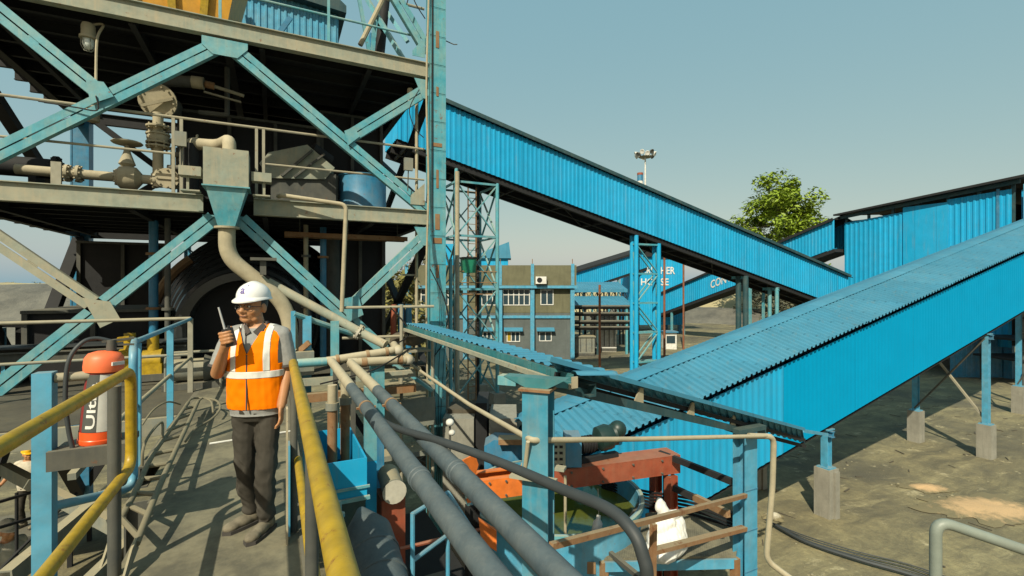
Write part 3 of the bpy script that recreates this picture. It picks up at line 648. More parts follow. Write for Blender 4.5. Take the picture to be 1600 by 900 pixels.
# ================================================================ OFFICE
def office():
    Y0, x0, x1 = 39.0, -8.6, 5.05
    root = thing('office_building', 'two storey office in olive and shade-darkened slate plaster with light blue columns and bands', 'building', C(-1.8, 43), -YAW)
    T = CAMROT
    MB(T).box((x0,Y0,3.72),(x1,Y0+8,7.5)).build('upper_wall','render_wall',root)
    MB(T).box((x0,Y0,-.3),(x1,Y0+8,3.70)).build('lower_wall','render_low',root)
    # shadow free recesses: parapet stands forward above a slab, columns stand forward
    MB(T).box((x0-.1,Y0-.42,5.95),(x1+.15,Y0-.005,7.58)).build('parapet','render_wall',root)
    m = MB(T); m.box((x0-.1,Y0-.5,5.72),(x1+.25,Y0-.004,5.94)); m.build('slab_band','blue_bright',root)
    m = MB(T); m.box((x0,Y0-.12,2.78+.5),(x1+.05,Y0-.003,3.0+.5)); m.build('floor_band','blue_bright',root)
    for x in (-8.5,-3.8,-0.95,1.65,4.9):
        MB(T).box((x-.16,Y0-.34,-.3),(x+.16,Y0-.006,5.70)).build('column','blue_bright',root)
        MB(T).box((x-.13,Y0-.47,5.96),(x+.13,Y0-.425,7.7)).build('column','blue_bright',root)
        MB(T).tube([(x,Y0-.2,7.58),(x,Y0-.2,8.1)],.03,6).build('rebar','rust',root)
    def window(xa,xb,za,zb,nx,tr=True,awn=False):
        f = MB(T); y = Y0-.05
        f.box((xa,y,za),(xb,Y0-.007,za+.07)); f.box((xa,y,zb-.07),(xb,Y0-.007,zb))
        for k in range(nx+1): x = xa+(xb-xa)*k/nx; f.box((x-.035,y-.003,za+.002),(x+.035,Y0-.007,zb-.002))
        if tr: f.box((xa,y-.006,za+(zb-za)*.62),(xb,Y0-.007,za+(zb-za)*.62+.06))
        w = f.build('window','white',root); MB(T).box((xa+.02,Y0-.03,za+.02),(xb-.02,Y0-.008,zb-.02)).build('pane','glass_dark',w)
        if awn: MB(T).prism([(xa-.25,Y0-.01,zb+.32),(xa-.25,Y0-.42,zb+.10),(xa-.25,Y0-.42,zb+.04),(xa-.25,Y0-.01,zb+.26)],(xb-xa+.5,0,0)).build('awning','blue_roof',root)
    window(-.72,1.42,4.32,5.66,5); window(-2.9,-1.15,4.32,5.66,4); window(2.35,3.35,4.35,5.62,2,False); window(-7.4,-5.2,4.32,5.66,4)
    window(-.4,.62,1.35,2.2,3,False,True); window(2.25,3.2,1.4,2.2,2,False,True); window(-2.7,-1.7,1.35,2.2,3,False,True)
    cu = MB(T); cu.box((-.38,Y0-.04,1.42),(-.12,Y0-.032,2.13)); cu.build('curtain','yellow',root)
    ac = thing('air_conditioner','white outdoor air conditioner unit mounted on the office parapet','air conditioner',C(2.4,Y0-.6,6.1),-YAW)
    MB(T).box((1.9,Y0-.85,6.08),(2.75,Y0-.45,6.66)).build('case','white',ac); a = MB(T); a.cyl((2.2,Y0-.86,6.37),(2.2,Y0-.84,6.37),.21); a.build('fan_grille','black',ac)
    st = MB(T); st.box((x0+1,Y0+3,7.5),(x0+3.6,Y0+6,9.6)); st.build('roof_room','blue_sheet',root)
office()
# blue gabled hut roof behind the trestle, lamp mast, chimney
root = thing('gable_roof_hut','small blue gabled hut behind the lattice trestle left of the office','hut',C(-1.6,48),-YAW)
MB(CAMROT).box((-3.0,47,0),(-.4,50,8.6)).build('wall','blue_sheet',root); MB(CAMROT).prism([(-3.3,46.7,8.6),(-.1,46.7,8.6),(-.3,46.7,10.2),(-2.9,46.7,9.2)],(0,3.6,0)).build('roof','blue_roof',root)
mast = C(23.0,82.5); root = thing('floodlight_mast','tall thin floodlight mast with a ring of lamps beyond the long conveyor','light mast',mast)
MB().tube([mast+V((0,0,-.2)),mast+V((0,0,28.6))],[.3,.12],10).build('pole','white',root)
MB().lathe([(.12,0),(1.1,0),(1.1,.12),(.12,.12)],mast+V((0,0,28.0)),(0,0,1),16).build('head_ring','grey',root)
for k in range(12):
    g = k*math.pi/6; c = mast+V((math.cos(g)*1.45,math.sin(g)*1.45,28.4+.3*(k%2))); d = V((math.cos(g),math.sin(g),-.45)).normalized()
    o = MB().lathe([(0,0),(.2,0),(.42,.45),(.38,.5),(0,.42)],c-d*.2,d,10); o.tube([mast+V((math.cos(g)*.9,math.sin(g)*.9,28.1)),c],.05,5); o.build('floodlight','white' if k%3 else 'grey_dark',root)
ch = C(20.9,78); root = thing('striped_chimney','short chimney with white and blue bands and a red top beyond the long conveyor','chimney',ch)
MB().cyl(ch+V((0,0,-.2)),ch+V((0,0,20.5)),.55,16,.5).build('stack','blue_dark',root)
MB().cyl(ch+V((0,0,20.5)),ch+V((0,0,22.9)),.5,16,.46).build('white_band','white',root); MB().cyl(ch+V((0,0,22.9)),ch+V((0,0,23.9)),.46,16,.45).build('blue_band','blue_dark',root); MB().cyl(ch+V((0,0,23.9)),ch+V((0,0,24.25)),.48,16,.48).build('red_cap','red_oxide',root)
o = MB().lathe([(.5,0),(1.5,0),(1.5,.15),(.5,.15)],ch+V((0,0,20.3)),(0,0,1),16); [o.tube([ch+V((1.45*math.cos(a),1.45*math.sin(a),20.4)),ch+V((1.45*math.cos(a),1.45*math.sin(a),21.5))],.04,4) for a in [i*math.pi/6 for i in range(12)]]; o.lathe([(1.4,1.15),(1.5,1.15),(1.5,1.25),(1.4,1.25)],ch+V((0,0,20.3)),(0,0,1),16); o.build('gallery_ring','blue_dark',root)
# ================================================================ STEEL TOWER
VT = 10.2; VB = 17.3; UL, UM, UR = -4.8, -0.8, 3.2; ZM, ZT = 7.62, 10.84
tower = thing('steel_tower', 'dusty teal steel plant tower with braced bays and dark platforms at the left', 'steel structure', (-0.8, 12, 0))
def column(u, v, z0, z1, mat='column_teal', w=0.34, battens=True):
    m = MB(); m.box((u-w/2, v-w/2+.02, z0), (u-w/2+.035, v+w/2, z1)); m.box((u+w/2-.035, v-w/2+.02, z0), (u+w/2, v+w/2, z1)); m.box((u-w/2+.036, v-w/2+.035, z0), (u+w/2-.036, v-w/2+.06, z1))
    o = m.build('column', mat, tower)
    if battens:
        b = MB(); z = z0+0.35
        while z < z1-.3:
            hh = 0.62; b.box((u-w/2-.004, v-w/2-.004, z), (u+w/2+.004, v-w/2+.0195, z+hh-.012)); b.box((u-w/2-.006, v-w/2-.008, z+hh-.03), (u+w/2+.006, v-w/2-.0045, z+hh-.014)); z += hh
        b.build('batten_plate', mat, o)
    return o
column(UR, VT, -.1, 15.2); column(UL, VT, -.1, 15.2)
for u in (UR, UL): 
    column(u, VB, -.1, 14.8, 'blue_dark', 0.4, False)
column(UM, VB, -.1, ZM, 'dark', 0.34, False)
def beam(p, q, h=0.31, mat='beam_dusty', w=0.16):
    return MB().channel(p, q, w, h, 0.022, (0,0,1), 1).build('beam', mat, tower, 30)
def fbeam(u0, u1, zt, v=VT, mat='beam_dusty', h=0.31):
    """channel seen from the front: flat web with projecting flanges"""
    m = MB(); m.box((u0, v-.02, zt-h+.018), (u1, v+.005, zt-.018)); m.box((u0, v-.075, zt-.016), (u1, v+.1, zt)); m.box((u0, v-.06, zt-h), (u1, v+.1, zt-h+.016))
    return m.build('beam', mat, tower)
fbeam(UL-.6, UR-.18, ZT); fbeam(UL-.6, -1.14, ZM); fbeam(-0.34, UR-.18, ZM)
fbeam(UL-.6, UR-.18, 14.4)
for u in (UL, UM, UR-.2): 
    for z in (ZM, ZT): MB().ibeam((u, VT+.12, z-.16), (u, VB, z-.16), .15, .3).build('beam', 'dark', tower)
for z in (ZM, ZT): MB().ibeam((UL, VB, z-.16), (UR, VB, z-.16), .15, .3).build('beam', 'dark', tower)
def deckplate(u0, u1, v0, v1, z, mat='dark', joist=True):
    m = MB(); m.box((u0, v0, z-.04), (u1, v1, z))
    if joist:
        v = v0+.5
        while v < v1: m.ibeam((u0, v, z-.14), (u1, v, z-.14), .09, .2, .015); v += .75
        u = u0+1.0
        while u < u1: m.ibeam((u, v0, z-.2), (u, v1, z-.2), .1, .28, .015, (0,0,1)); u += 2.0
    return m.build('platform', mat, tower)
deckplate(UL-.4, -1.16, VT+.11, 16.2, ZM-.005); deckplate(-1.15, UR-.2, VT+.11, 16.2, ZM-.008)
deckplate(UL-.4, UR-.2, VT+.11, 16.6, ZT-.005)
# toe strip along the edge of the platforms
def brace(p, q, w=0.255, v=VT, mat='steel_teal'):
    """pair of angles with a dark gap and batten plates, lying in the plane of the tower front"""
    p, q = V((p[0], v, p[1])), V((q[0], v, q[1])); d = (q-p).normalized(); n = V((-d.z, 0, d.x)); n = n if n.z > 0 else -n
    m = MB(); hw = w/2
    for s in (-1, 1):
        c = n*(s*(hw*0.54)); m.sect(p+c, q+c, [(-hw*.45,-.008),(hw*.45,-.008),(hw*.45,.008),(-hw*.45,.008)], (0,-1,0))
        e = n*(s*(hw-.008)); m.sect(p+e+V((0,.06,0)), q+e+V((0,.06,0)), [(-.009,-.05),(.009,-.05),(.009,.05),(-.009,.05)], (0,-1,0))
    o = m.build('brace', mat, tower, 25)
    L = (q-p).length; t = 0.35
    while t < L: 
        c = p+d*t; b = MB(); b.sect(c+V((0,.012,0)), c+d*.16+V((0,.012,0)), [(-hw*.9,-.004),(hw*.9,-.004),(hw*.9,.004),(-hw*.9,.004)], (0,-1,0)); t += 1.25; b.build('batten_plate', mat, o)
    return o
brace((-4.62, 7.45), (-0.95, 10.36)); brace((-4.7, 11.0), (-2.62, 9.22))
brace((-0.66, 10.36), (3.0, 7.62), mat='steel_teal'); brace((3.02, 10.30), (1.38, 9.02))
brace((-0.98, 7.22), (-4.7, 3.55)); brace((-4.7, 8.05-.6), (-2.62, 5.62), mat='beam_dusty')
brace((-0.55, 7.22), (2.55, 4.15)); brace((3.02, 7.12), (1.42, 5.55))
brace((-0.8+3.85, 11.1), (1.3, 13.6)); brace((-0.62, 14.0), (1.2, 13.6))
def gusset(pts, v=VT-.028, mat='steel_teal'):
    cx = sum(p[0] for p in pts)/len(pts); cz = sum(p[1] for p in pts)/len(pts); pts = [(cx+(x-cx)*.66, cz+(z-cz)*.72+.03) for x, z in pts]
    return MB().prism([(x, v, z) for x, z in pts], (0, .012, 0)).build('gusset_plate', mat, tower)
gusset([(-1.35,10.52),(-.25,10.52),(-.25,10.36),(-.5,10.1),(-1.1,10.1),(-1.35,10.3)]); gusset([(2.62,10.52),(3.02,10.52),(3.02,9.95),(2.9,9.95)]); gusset([(2.62,7.3),(3.02,7.3),(3.02,6.75),(2.9,6.75)])
gusset([(2.55,7.9),(3.02,8.3),(3.02,7.64),(2.55,7.64)], mat='beam_dusty'); gusset([(2.6,11.0),(3.02,11.5),(3.02,10.86),(2.6,10.86)]); gusset([(-2.85,9.4),(-2.5,9.4),(-2.3,9.1),(-2.75,8.85)], VT-.065); gusset([(1.2,9.1),(1.5,9.25),(1.65,9.0),(1.3,8.7)], VT-.065)
gusset([(-2.95,5.85),(-2.4,5.75),(-2.2,5.35),(-2.6,5.15)], VT-.065,'beam_dusty'); gusset([(1.1,5.75),(1.6,5.85),(1.75,5.3),(1.3,5.1)], VT-.065)
gusset([(-1.35,7.29),(-.25,7.29),(-.3,6.95),(-1.3,6.95)], VT+.03)
# railings of the platforms (parts of the tower)
def rail(pts, r=.026, mat='rail_grey', parent=None, nm='railing'): return MB().tube(pts, r, 8).build(nm, mat, parent or tower)
vr = 10.42
rl = rail([(UL-.5,vr,9.02),(UR-.2,vr,9.02)]); rail([(UL-.5,vr,8.36),(-1.62,vr,8.36)], .022); rail([(-.18,vr,8.34),(UR-.2,vr,8.34)], .022)
for u in (-4.3,-1.62,-1.50,-.30,-.18,): MB().bar((u,vr,ZM),(u,vr,9.0),.05,.05,(0,1,0)).build('railing_post','rail_grey',tower)
MB().bar((-3.2,vr-.05,ZM),(-3.2,vr-.05,8.02),.13,.05,(0,1,0)).build('railing_post','rail_grey',tower)
rail([(-.9,vr,12.15),(UR-.2,vr,12.15)], .03); rail([(-.9,vr,11.5),(UR-.2,vr,11.5)], .024,'steel_teal')
for u in (-.9, 1.0): MB().bar((u,vr,ZT),(u,vr,12.15),.05,.05,(0,1,0)).build('railing_post','steel_teal',tower)
# rear bracing and lattice painted dark as silhouettes against the sky
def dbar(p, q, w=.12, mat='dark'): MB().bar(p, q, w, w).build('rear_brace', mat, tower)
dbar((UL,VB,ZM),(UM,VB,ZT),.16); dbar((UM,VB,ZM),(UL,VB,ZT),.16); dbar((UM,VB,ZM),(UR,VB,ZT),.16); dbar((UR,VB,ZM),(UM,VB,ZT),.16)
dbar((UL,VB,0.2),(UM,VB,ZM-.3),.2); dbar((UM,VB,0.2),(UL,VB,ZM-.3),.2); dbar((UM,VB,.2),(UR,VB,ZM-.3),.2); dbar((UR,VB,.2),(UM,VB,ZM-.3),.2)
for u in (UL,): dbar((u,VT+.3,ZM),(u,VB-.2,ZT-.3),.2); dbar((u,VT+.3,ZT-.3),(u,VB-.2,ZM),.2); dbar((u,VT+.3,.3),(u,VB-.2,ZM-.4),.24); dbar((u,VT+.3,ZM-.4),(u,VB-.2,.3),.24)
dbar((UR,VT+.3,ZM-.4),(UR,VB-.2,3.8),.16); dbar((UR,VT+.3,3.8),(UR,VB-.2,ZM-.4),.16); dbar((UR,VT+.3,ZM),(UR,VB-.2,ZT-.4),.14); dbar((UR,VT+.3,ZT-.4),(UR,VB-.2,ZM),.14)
# lattice up the rear right and head gear at the top right
for (a, b) in (((2.2,14.5,10.9),(2.9,14.5,14.5)),((2.9,14.5,10.9),(2.2,14.5,14.5)),((1.7,13.4,14.6),(3.0,11.2,10.9)),((2.35,13.5,10.9),(2.5,13.5,13.6)),((2.0,13,14.2),(3.1,12.3,12.3))): dbar(a, b, .1, 'steel_teal')
MB().tube([(2.35,12.6,10.9),(2.62,12.6,13.8)],.13,10).build('chute_pipe','dark',tower); MB().tube([(1.9,12.2,11.9),(2.9,12.2,14.2)],.06,8).build('strut_pipe','pipe_beige',tower)
# column clutter: conduit and cables on the right column, rust streak plates
cb = MB()
cb.tube(smoothline([(UR-.24,VT-.2,15),(UR-.22,VT-.22,12.6),(UR-.27,VT-.2,10.2),(UR-.23,VT-.21,8.2),(UR-.28,VT-.22,6),(UR-.24,VT-.2,3),(UR-.24,VT-.2,.5)]),.022,6); cb.build('conduit','pipe_beige',tower)
cb = MB()
for k in range(3): cb.tube(smoothline([(UR-.16+.015*k,VT-.2,15),(UR-.15+.01*k,VT-.2,12),(UR-.16+.015*k,VT-.2,9),(UR-.16+.02*k,VT-.21,7),(UR+.02+.05*k,VT-.22,5.4),(UR-.1+.1*k,VT-.2,4),(UR+.1-.1*k,VT-.2,1)]),.006,5)
cb.tube(smoothline([(2.1,VT-.1,13.8),(2.5,VT-.15,13.4),(2.6,VT-.2,12.2),(2.9,VT-.2,11.7)]),.012,5); cb.tube(smoothline([(2.4,VT-.1,13.9),(2.75,VT-.2,13.2),(2.65,VT-.2,12.5),(2.5,VT-.2,11.9)]),.012,5); cb.build('cable','black',tower)
rs = MB()
for z,h,w in ((11.15,.36,.07),(10.1,.2,.05),(8.1,.4,.05),(7.2,.34,.1),(6.9,.12,.2),(6.15,.28,.07),(9.0,.08,.2),(12.3,.14,.1)): rs.box((UR-.02-w/2,VT-.186,z),(UR-.02+w/2,VT-.175,z+h))
rs.build('rusted_plate','rust',tower)
MB().tube([(UR+.17,VT,11.45),(UR+.42,VT,11.4),(UR+.5,VT,11.42)],.012,5).build('hook','grey_dark',tower)
# pipes bundled to the right of the column
for k,(du,mt,z1,r) in enumerate([(.34,'pipe_beige',7.1,.06),(.52,'steel_teal',6.6,.045),(.68,'rail_grey',6.7,.05)]):
    MB().tube([(UR+du,VT+.5,.2),(UR+du,VT+.5,z1)],r,8).build('pipe','%s'%mt,tower)
# conduit standing in front: pipe that leaves the mid platform, bends and drops
q = [PV(435,307,VT-.05), PV(440,305,VT-.2), PV(541,320,VT-.35), PV(534,487,VT-.35)]
MB().tube(fillet(q,.12,6),.042,10).build('vent_pipe','pipe_beige',tower)
MB().tube([(2.85,VT+.3,3.9),(2.85,VT+.3,10.3)],.035,8).build('vent_pipe','pipe_beige',tower)
MB().box((2.55,VT+.35,6.2),(2.9,VT+.37,6.24)).build('bracket','rail_grey',tower)

# ---- equipment on and in the tower
lampn = 0
def bulkhead(px, py, v, label, s=1.0, cable=None):
    c = PV(px, py, v); t = thing('bulkhead_lamp', label, 'lamp', c + V((0,0,.26*s)), 0, 'caged bulkhead lamps')
    MB().lathe([(0,.27*s),(.085*s,.27*s),(.10*s,.22*s),(.10*s,.06*s),(.125*s,.05*s),(.125*s,.01*s),(0,.0)], c, (0,0,1), 16).build('housing','pipe_beige',t)
    MB().ball(c+V((0,0,-.05*s)), .085*s, 14, 8, (1,1,1.45)).build('globe','bulb',t)
    g = MB()
    for k in range(6):
        a = k*math.pi/3; ca, sa = math.cos(a)*.1*s, math.sin(a)*.1*s
        g.tube([c+V((ca,sa,.02*s)), c+V((ca,sa,-.1*s)), c+V((ca*.55,sa*.55,-.19*s)), c+V((0,0,-.2*s))], .007*s, 5)
    g.build('cage','grey',t)
    if cable: MB().tube(smoothline(cable), .02, 6).build('cable','pipe_beige',t)
c0 = PV(138,62,10.55)
bulkhead(138, 62, 10.55, 'caged lamp hanging with its cable under the top platform at the left', 1.0, [c0+V((.06,0,.27)), c0+V((.2,0,.3)), PV(152,60,10.45), PV(150,110,10.3), PV(150,150,10.15)])
bulkhead(641, 152, 10.5, 'small lamp hanging beside the tall blue column', .7)
MB().cyl(PV(145,190,11.2),PV(145,190,11.2)+V((0,0,.4)),.1,12).build('junction_box','pipe_beige',tower)

def flange(mb, c, ax, R_, t=.05, bolts=10, rb=.018):
    ax = V(ax).normalized(); a = ax.orthogonal().normalized(); b = ax.cross(a); c = V(c)
    mb.lathe([(0,0),(R_,0),(R_,t),(0,t)], c, ax, 28)
    for k in range(bolts):
        g = 2*math.pi*k/bolts; q = c + (a*math.cos(g)+b*math.sin(g))*R_*.84; mb.lathe([(0,-.03),(rb,-.03),(rb,t+.03),(0,t+.03)], q, ax, 6)
pw = thing('valve_pipework', 'dusty beige pipework with valves and round blind flanges on the middle platform', 'pipes', (-2.2, 10.9, ZM))
p0 = PV(247,157,10.95); 
m = MB(); m.tube(fillet([PV(262,150,11.3)+V((0,.6,0)), p0+V((0.1,.6,.02)), p0+V((.05,.15,0))],.2),.16,14); m.build('header_pipe','grey_dark',pw)
m = MB(); flange(m, p0+V((0,.02,0)), (-.12,-.95,-.25), .31, .05, 14); 
d = V((-.12,-.95,-.25)).normalized(); sx = V((.92,-.05,.38)).normalized()
m.bar(p0+d*.08-sx*.27+V((0,0,-.04)), p0+d*.08+sx*.27+V((0,0,-.04)), .05, .05, d); m.build('blind_flange','pipe_beige',pw)
p1 = PV(247,205,10.9); p2 = PV(247,286,10.9)
m = MB(); m.tube([V((p1.x,p1.y,p0.z-.25)),V((p1.x,p1.y,ZM+.2))],.085,14); m.build('vertical_pipe','pipe_beige',pw)
m = MB()
for z in (8.92,8.78,8.62,8.55): flange(m,(p1.x,p1.y,z),(0,0,1),.19,.03,8)
m.lathe([(.09,8.62),(.16,8.66),(.18,8.72),(.16,8.8),(.09,8.84)],(p1.x,p1.y,0),(0,0,1),16); m.tube([(p1.x+.1,p1.y,8.72),(p1.x+.62,p1.y-.02,8.72)],.03,8); m.lathe([(.14,0),(.16,.01),(.16,.03),(.14,.04)],(p1.x+.6,p1.y,8.72),(1,0,0),16); m.bar((p1.x+.6,p1.y,8.57),(p1.x+.6,p1.y,8.87),.02,.02,(0,1,0)); m.build('valve','pipe_beige',pw)
c = PV(262,279,10.75); m = MB(); flange(m,c,(0,-1,-.03),.185,.05,8); m.bar(c+V((-.15,-.06,0)),c+V((.15,-.06,0)),.03,.05); m.tube([c+V((0,.05,0)),c+V((0,.5,0))],.12,14); m.build('blind_flange','pipe_beige',pw)
zl = PV(160,275,10.95).z; m = MB(); m.tube([(-3.9,10.95,zl),(c.x-.05,10.95,zl)],.085,14)
for u in (-3.25,-3.1,-2.55,-2.45,-2.3,-2.0): flange(m,(u,10.95,zl),(1,0,0),.15,.04,8)
m.build('header_pipe','pipe_beige',pw)
m = MB(); m.lathe([(.1,0),(.2,.08),(.22,.2),(.2,.32),(.1,.4)],(-2.58,10.95,zl),(1,0,0),18); m.tube([(-2.4,10.95,zl),(-2.4,10.95,zl+.5)],.05,8); m.lathe([(.08,.2),(.13,.25),(.06,.45),(.03,.6)],(-2.4,10.95,zl),(0,0,1),14); m.lathe([(0,.62),(.22,.62),(.24,.64),(.22,.66),(0,.66)],(-2.4,10.95,zl),(0,0,1),18); m.build('gate_valve','pipe_beige',pw)
m = MB()
for k,(du,dz) in enumerate([(.25,.25),(.33,.5),(.28,.75),(.42,.4)]): m.cyl((p1.x+du-.1,10.9,zl+dz),(p1.x+du+.1,10.85,zl+dz),.05,10)
for du in (.2,.28,.36): m.tube([(p1.x+du,10.95,zl),(p1.x+du,10.95,8.6)],.02,6)
m.build('instrument_pipes','grey_dark',pw)
lg = thing('dark_pipeline', 'thick dark horizontal pipe along the left of the middle platform', 'pipe', (-4.6,11.6,ZM))
m = MB(); m.tube([(-6.2,11.6,8.12),(-3.55,11.6,8.12)],.18,16); flange(m,(-3.6,11.6,8.12),(1,0,0),.24,.06,10); m.build('pipe','dark',lg); MB().box((-5,11.4,ZM-.003),(-4.9,11.8,7.96)).build('saddle','dark',lg); MB().box((-3.9,11.4,ZM-.003),(-3.8,11.8,7.96)).build('saddle','dark',lg)

hp = thing('feed_hopper', 'grey and blue tapered hopper with a bent beige discharge pipe at the tower centre', 'hopper', (-.74, 9.9, 6.4))
m = MB(); m.box((-1.08,9.62,7.72),(-.40,10.16,8.36)); m.build('bin','beam_dusty',hp)
m = MB(); A=[(-1.06,9.64,7.72),(-.42,9.64,7.72),(-.42,10.14,7.72),(-1.06,10.14,7.72)]; B=[(-.88,9.78,7.03),(-.62,9.78,7.03),(-.62,10.02,7.03),(-.88,10.02,7.03)]; m.add(A+B,[(0,1,5,4),(1,2,6,5),(2,3,7,6),(3,0,4,7),(0,3,2,1),(4,5,6,7)]); m.box((-1.10,9.60,7.695),(-.38,10.18,7.718)); m.build('cone','steel_teal',hp,20)
m = MB(); m.tube(fillet([(-.75,9.9,7.03),(-.75,9.9,6.5),PV(452,478,9.9),PV(456,600,9.9)],.45,8),.135,16); m.lathe([(0,0),(.2,0),(.2,.035),(0,.035)],(-.75,9.9,7.0),(0,0,1),18); m.build('discharge_pipe','pipe_beige',hp)
for u in (-1.28,-.20): 
    m = MB(); m.box((u-.16,9.7,7.86),(u+.16,9.95,8.02)); m.bar((u+.04*(-1 if u<-.7 else 1),9.8,7.62),(u+.04*(-1 if u<-.7 else 1),9.8,7.86),.04,.04,(0,1,0)); m.box((u-.14,9.72,7.60),(u+.14,9.93,7.625)); m.build('support_lug','beam_dusty',hp)
m = MB(); c = PV(412,405,9.7); m.cbox(c,(.42,.2,.05)); m.box((c.x-.06,c.y-.02,c.z-.28),(c.x+.04,c.y+.1,c.z-.025)); m.build('pipe_bracket','grey_dark',hp)
ip = thing('inlet_pipe', 'short curved beige pipe arching into the top of the grey hopper', 'pipe', (-1.2,10.6,8.3))
q0 = PV(300,300,10.7); q1 = PV(298,228,10.7); q2 = PV(340,228,10.6); q3 = PV(352,262,10.2)
m = MB(); m.tube(fillet([q1+V((0,0,-.02)),q1+V((0.02,0,.05)),q2,V((-.72,10.0,q2.z-.02)),V((-.72,9.95,8.36))],.2,6),.11,14); m.build('pipe','pipe_beige',ip); MB().tube([q1+V((0,0,.03)),V((q1.x,q1.y,ZM-.003))],.13,14).build('riser','dark',ip)
sc = thing('screen_casing', 'dust covered angular screen casing with a peaked top on the middle platform', 'machine', (.6,11.9,ZM))
v = 11.5; pts = [PV(405,255,v),PV(420,238,v),PV(480,226,v),PV(523,262,v),PV(508,280,v),PV(420,278,v)]; MB().prism([(p.x,p.y,p.z) for p in pts],(0.1,1.3,0.1)).build('hood','beam_dusty',sc,20)
m = MB(); a,b = PV(440,275,v-.03),PV(488,235,v-.03); m.bar(a,b,.05,.1,(0,1,0)); m.bar(a+V((.25,0,0)),b+V((.25,0,-.05)),.04,.08,(0,1,0)); m.build('stiffener','grey_dark',sc)
lo,hi = PV(423,307,v+.05),PV(525,272,v+.05); m = MB(); m.box((lo.x,v+.06,ZM-.003),(hi.x,v+1.3,hi.z)); m.build('base','grey_dark',sc)
mt_ = PV(492,240,v); m = MB(); m.cyl(mt_+V((-.05,.1,.15)),mt_+V((.35,.3,-.05)),.13,14); m.build('drive_motor','dark',sc)
bd = thing('blue_drum', 'round blue steel drum standing at the right of the middle platform', 'tank', (1.95,12.0,ZM))
dc = PV(567,322,12.0); m = MB(); m.lathe([(0,0),(.56,0),(.56,.03),(.545,.05),(.545,.95),(.57,.96),(.57,.99),(.5,1.0),(0,1.02)],(dc.x,12.0,ZM-.003),(0,0,1),32); m.build('shell','blue_dark',bd)
m = MB(); m.box((dc.x-1.0,11.8,ZM-.003),(dc.x-.6,12.3,8.55)); m.build('grey_cabinet','grey_dark',bd)
# dark bodies added so the upper bays go as black as deep shade
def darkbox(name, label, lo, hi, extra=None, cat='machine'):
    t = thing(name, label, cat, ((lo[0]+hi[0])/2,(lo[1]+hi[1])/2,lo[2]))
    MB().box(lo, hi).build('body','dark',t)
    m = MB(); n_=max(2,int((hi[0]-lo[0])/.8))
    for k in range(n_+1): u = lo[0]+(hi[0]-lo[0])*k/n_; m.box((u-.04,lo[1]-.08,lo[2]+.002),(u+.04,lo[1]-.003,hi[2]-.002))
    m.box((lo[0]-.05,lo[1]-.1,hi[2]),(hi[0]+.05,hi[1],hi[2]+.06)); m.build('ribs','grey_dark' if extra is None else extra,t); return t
darkbox('dark_bay_block','wide dark machine block added to blacken the middle bay behind the hopper',(-1.9,13.0,ZM-.003),(1.0,15.6,9.9))
t = darkbox('chute_box','dark tapered chute box added to blacken the bay beside the right column',(1.1,13.2,9.0),(2.6,15.8,10.4))
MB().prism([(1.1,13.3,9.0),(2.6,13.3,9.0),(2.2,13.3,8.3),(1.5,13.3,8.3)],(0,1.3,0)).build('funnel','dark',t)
t = thing('overhead_pipe','thick dark elbow pipe with a pale cap under the top platform','pipe',(-.9,11.5,9.7))
a = PV(270,130,11.4); b = PV(300,128,11.3); m = MB(); m.tube(fillet([a+V((-.3,1.5,0)),a+V((-.3,0,0)),b],.3),.11,12); m.build('pipe','grey_dark',t); m = MB(); m.cyl(b,b+V((.2,-.02,0)),.12,14); m.build('cap','pipe_beige',t)
m = MB(); m.cyl(b+V((.22,0,0)),b+V((.38,0,-.02)),.07,12); m.build('coupling','rust',t)
m = MB(); m.tube([b+V((.38,0,-.02)),b+V((.9,0,-.12))],.035,8); m.bar(b+V((.2,0,-.16)),b+V((.85,0,-.26)),.05,.03); m.build('spindle','rail_grey',t)
m = MB(); e0 = PV(355,180,11.6); m.tube(fillet([e0+V((0,0,1.0)),e0,e0+V((-.5,0,-.02))],.06),.05,8); m.build('drop_leg','grey_dark',t)
for k,(px,py0,py1) in enumerate([(305,150,235),(325,140,240),(375,150,235),(415,130,220)]):
    pass
yh = thing('surge_bin', 'orange yellow tapered bin with ribs standing on the top platform', 'hopper', (-1.7,12,ZT))
A = [(-2.35,11.4,ZT-.004),(-.95,11.4,ZT-.004),(-.95,12.7,ZT-.004),(-2.35,12.7,ZT-.004)]; B = [(-2.9,10.9,13.6),(-.4,10.9,13.6),(-.4,13.2,13.6),(-2.9,13.2,13.6)]
MB().add(A+B,[(0,1,5,4),(1,2,6,5),(2,3,7,6),(3,0,4,7),(0,3,2,1),(4,5,6,7)]).build('bin','yellow_tank',yh,20)
for u0,u1 in ((-2.28,-2.8),(-1.75,-1.85),(-1.3,-1.05)): MB().bar((u0,11.36,ZT),(u1,10.86,13.6),.13,.09,(0,1,0)).build('rib','yellow',yh)
MB().box((-2.55,11.2,ZT-.003),(-.8,12.8,ZT+.12)).build('base_frame','yellow_tank',yh)
sh = thing('ribbed_cabin', 'light blue ribbed sheet cabin with a dark roof on the top platform', 'cabin', (.4,15,ZT))
MB().corr((-1.1,14.6,ZT-.1),(1,0,0),2.75,(0,0,3.0),.16,.03,(0,-1,0),e2b=(0,0,3.2)).build('front_wall','blue_bright',sh,30); MB().corr((1.65,14.6,ZT-.1),(0,1,0),2.2,(0,0,3.2),.16,.03,(1,0,0)).build('side_wall','blue_bright',sh,30)
MB().prism([(-1.3,14.3,14.0),(1.85,14.3,13.75),(1.85,14.3,13.95),(.9,14.3,14.7),(-1.3,14.3,14.9)],(0,2.7,0)).build('roof','teal_dark',sh)
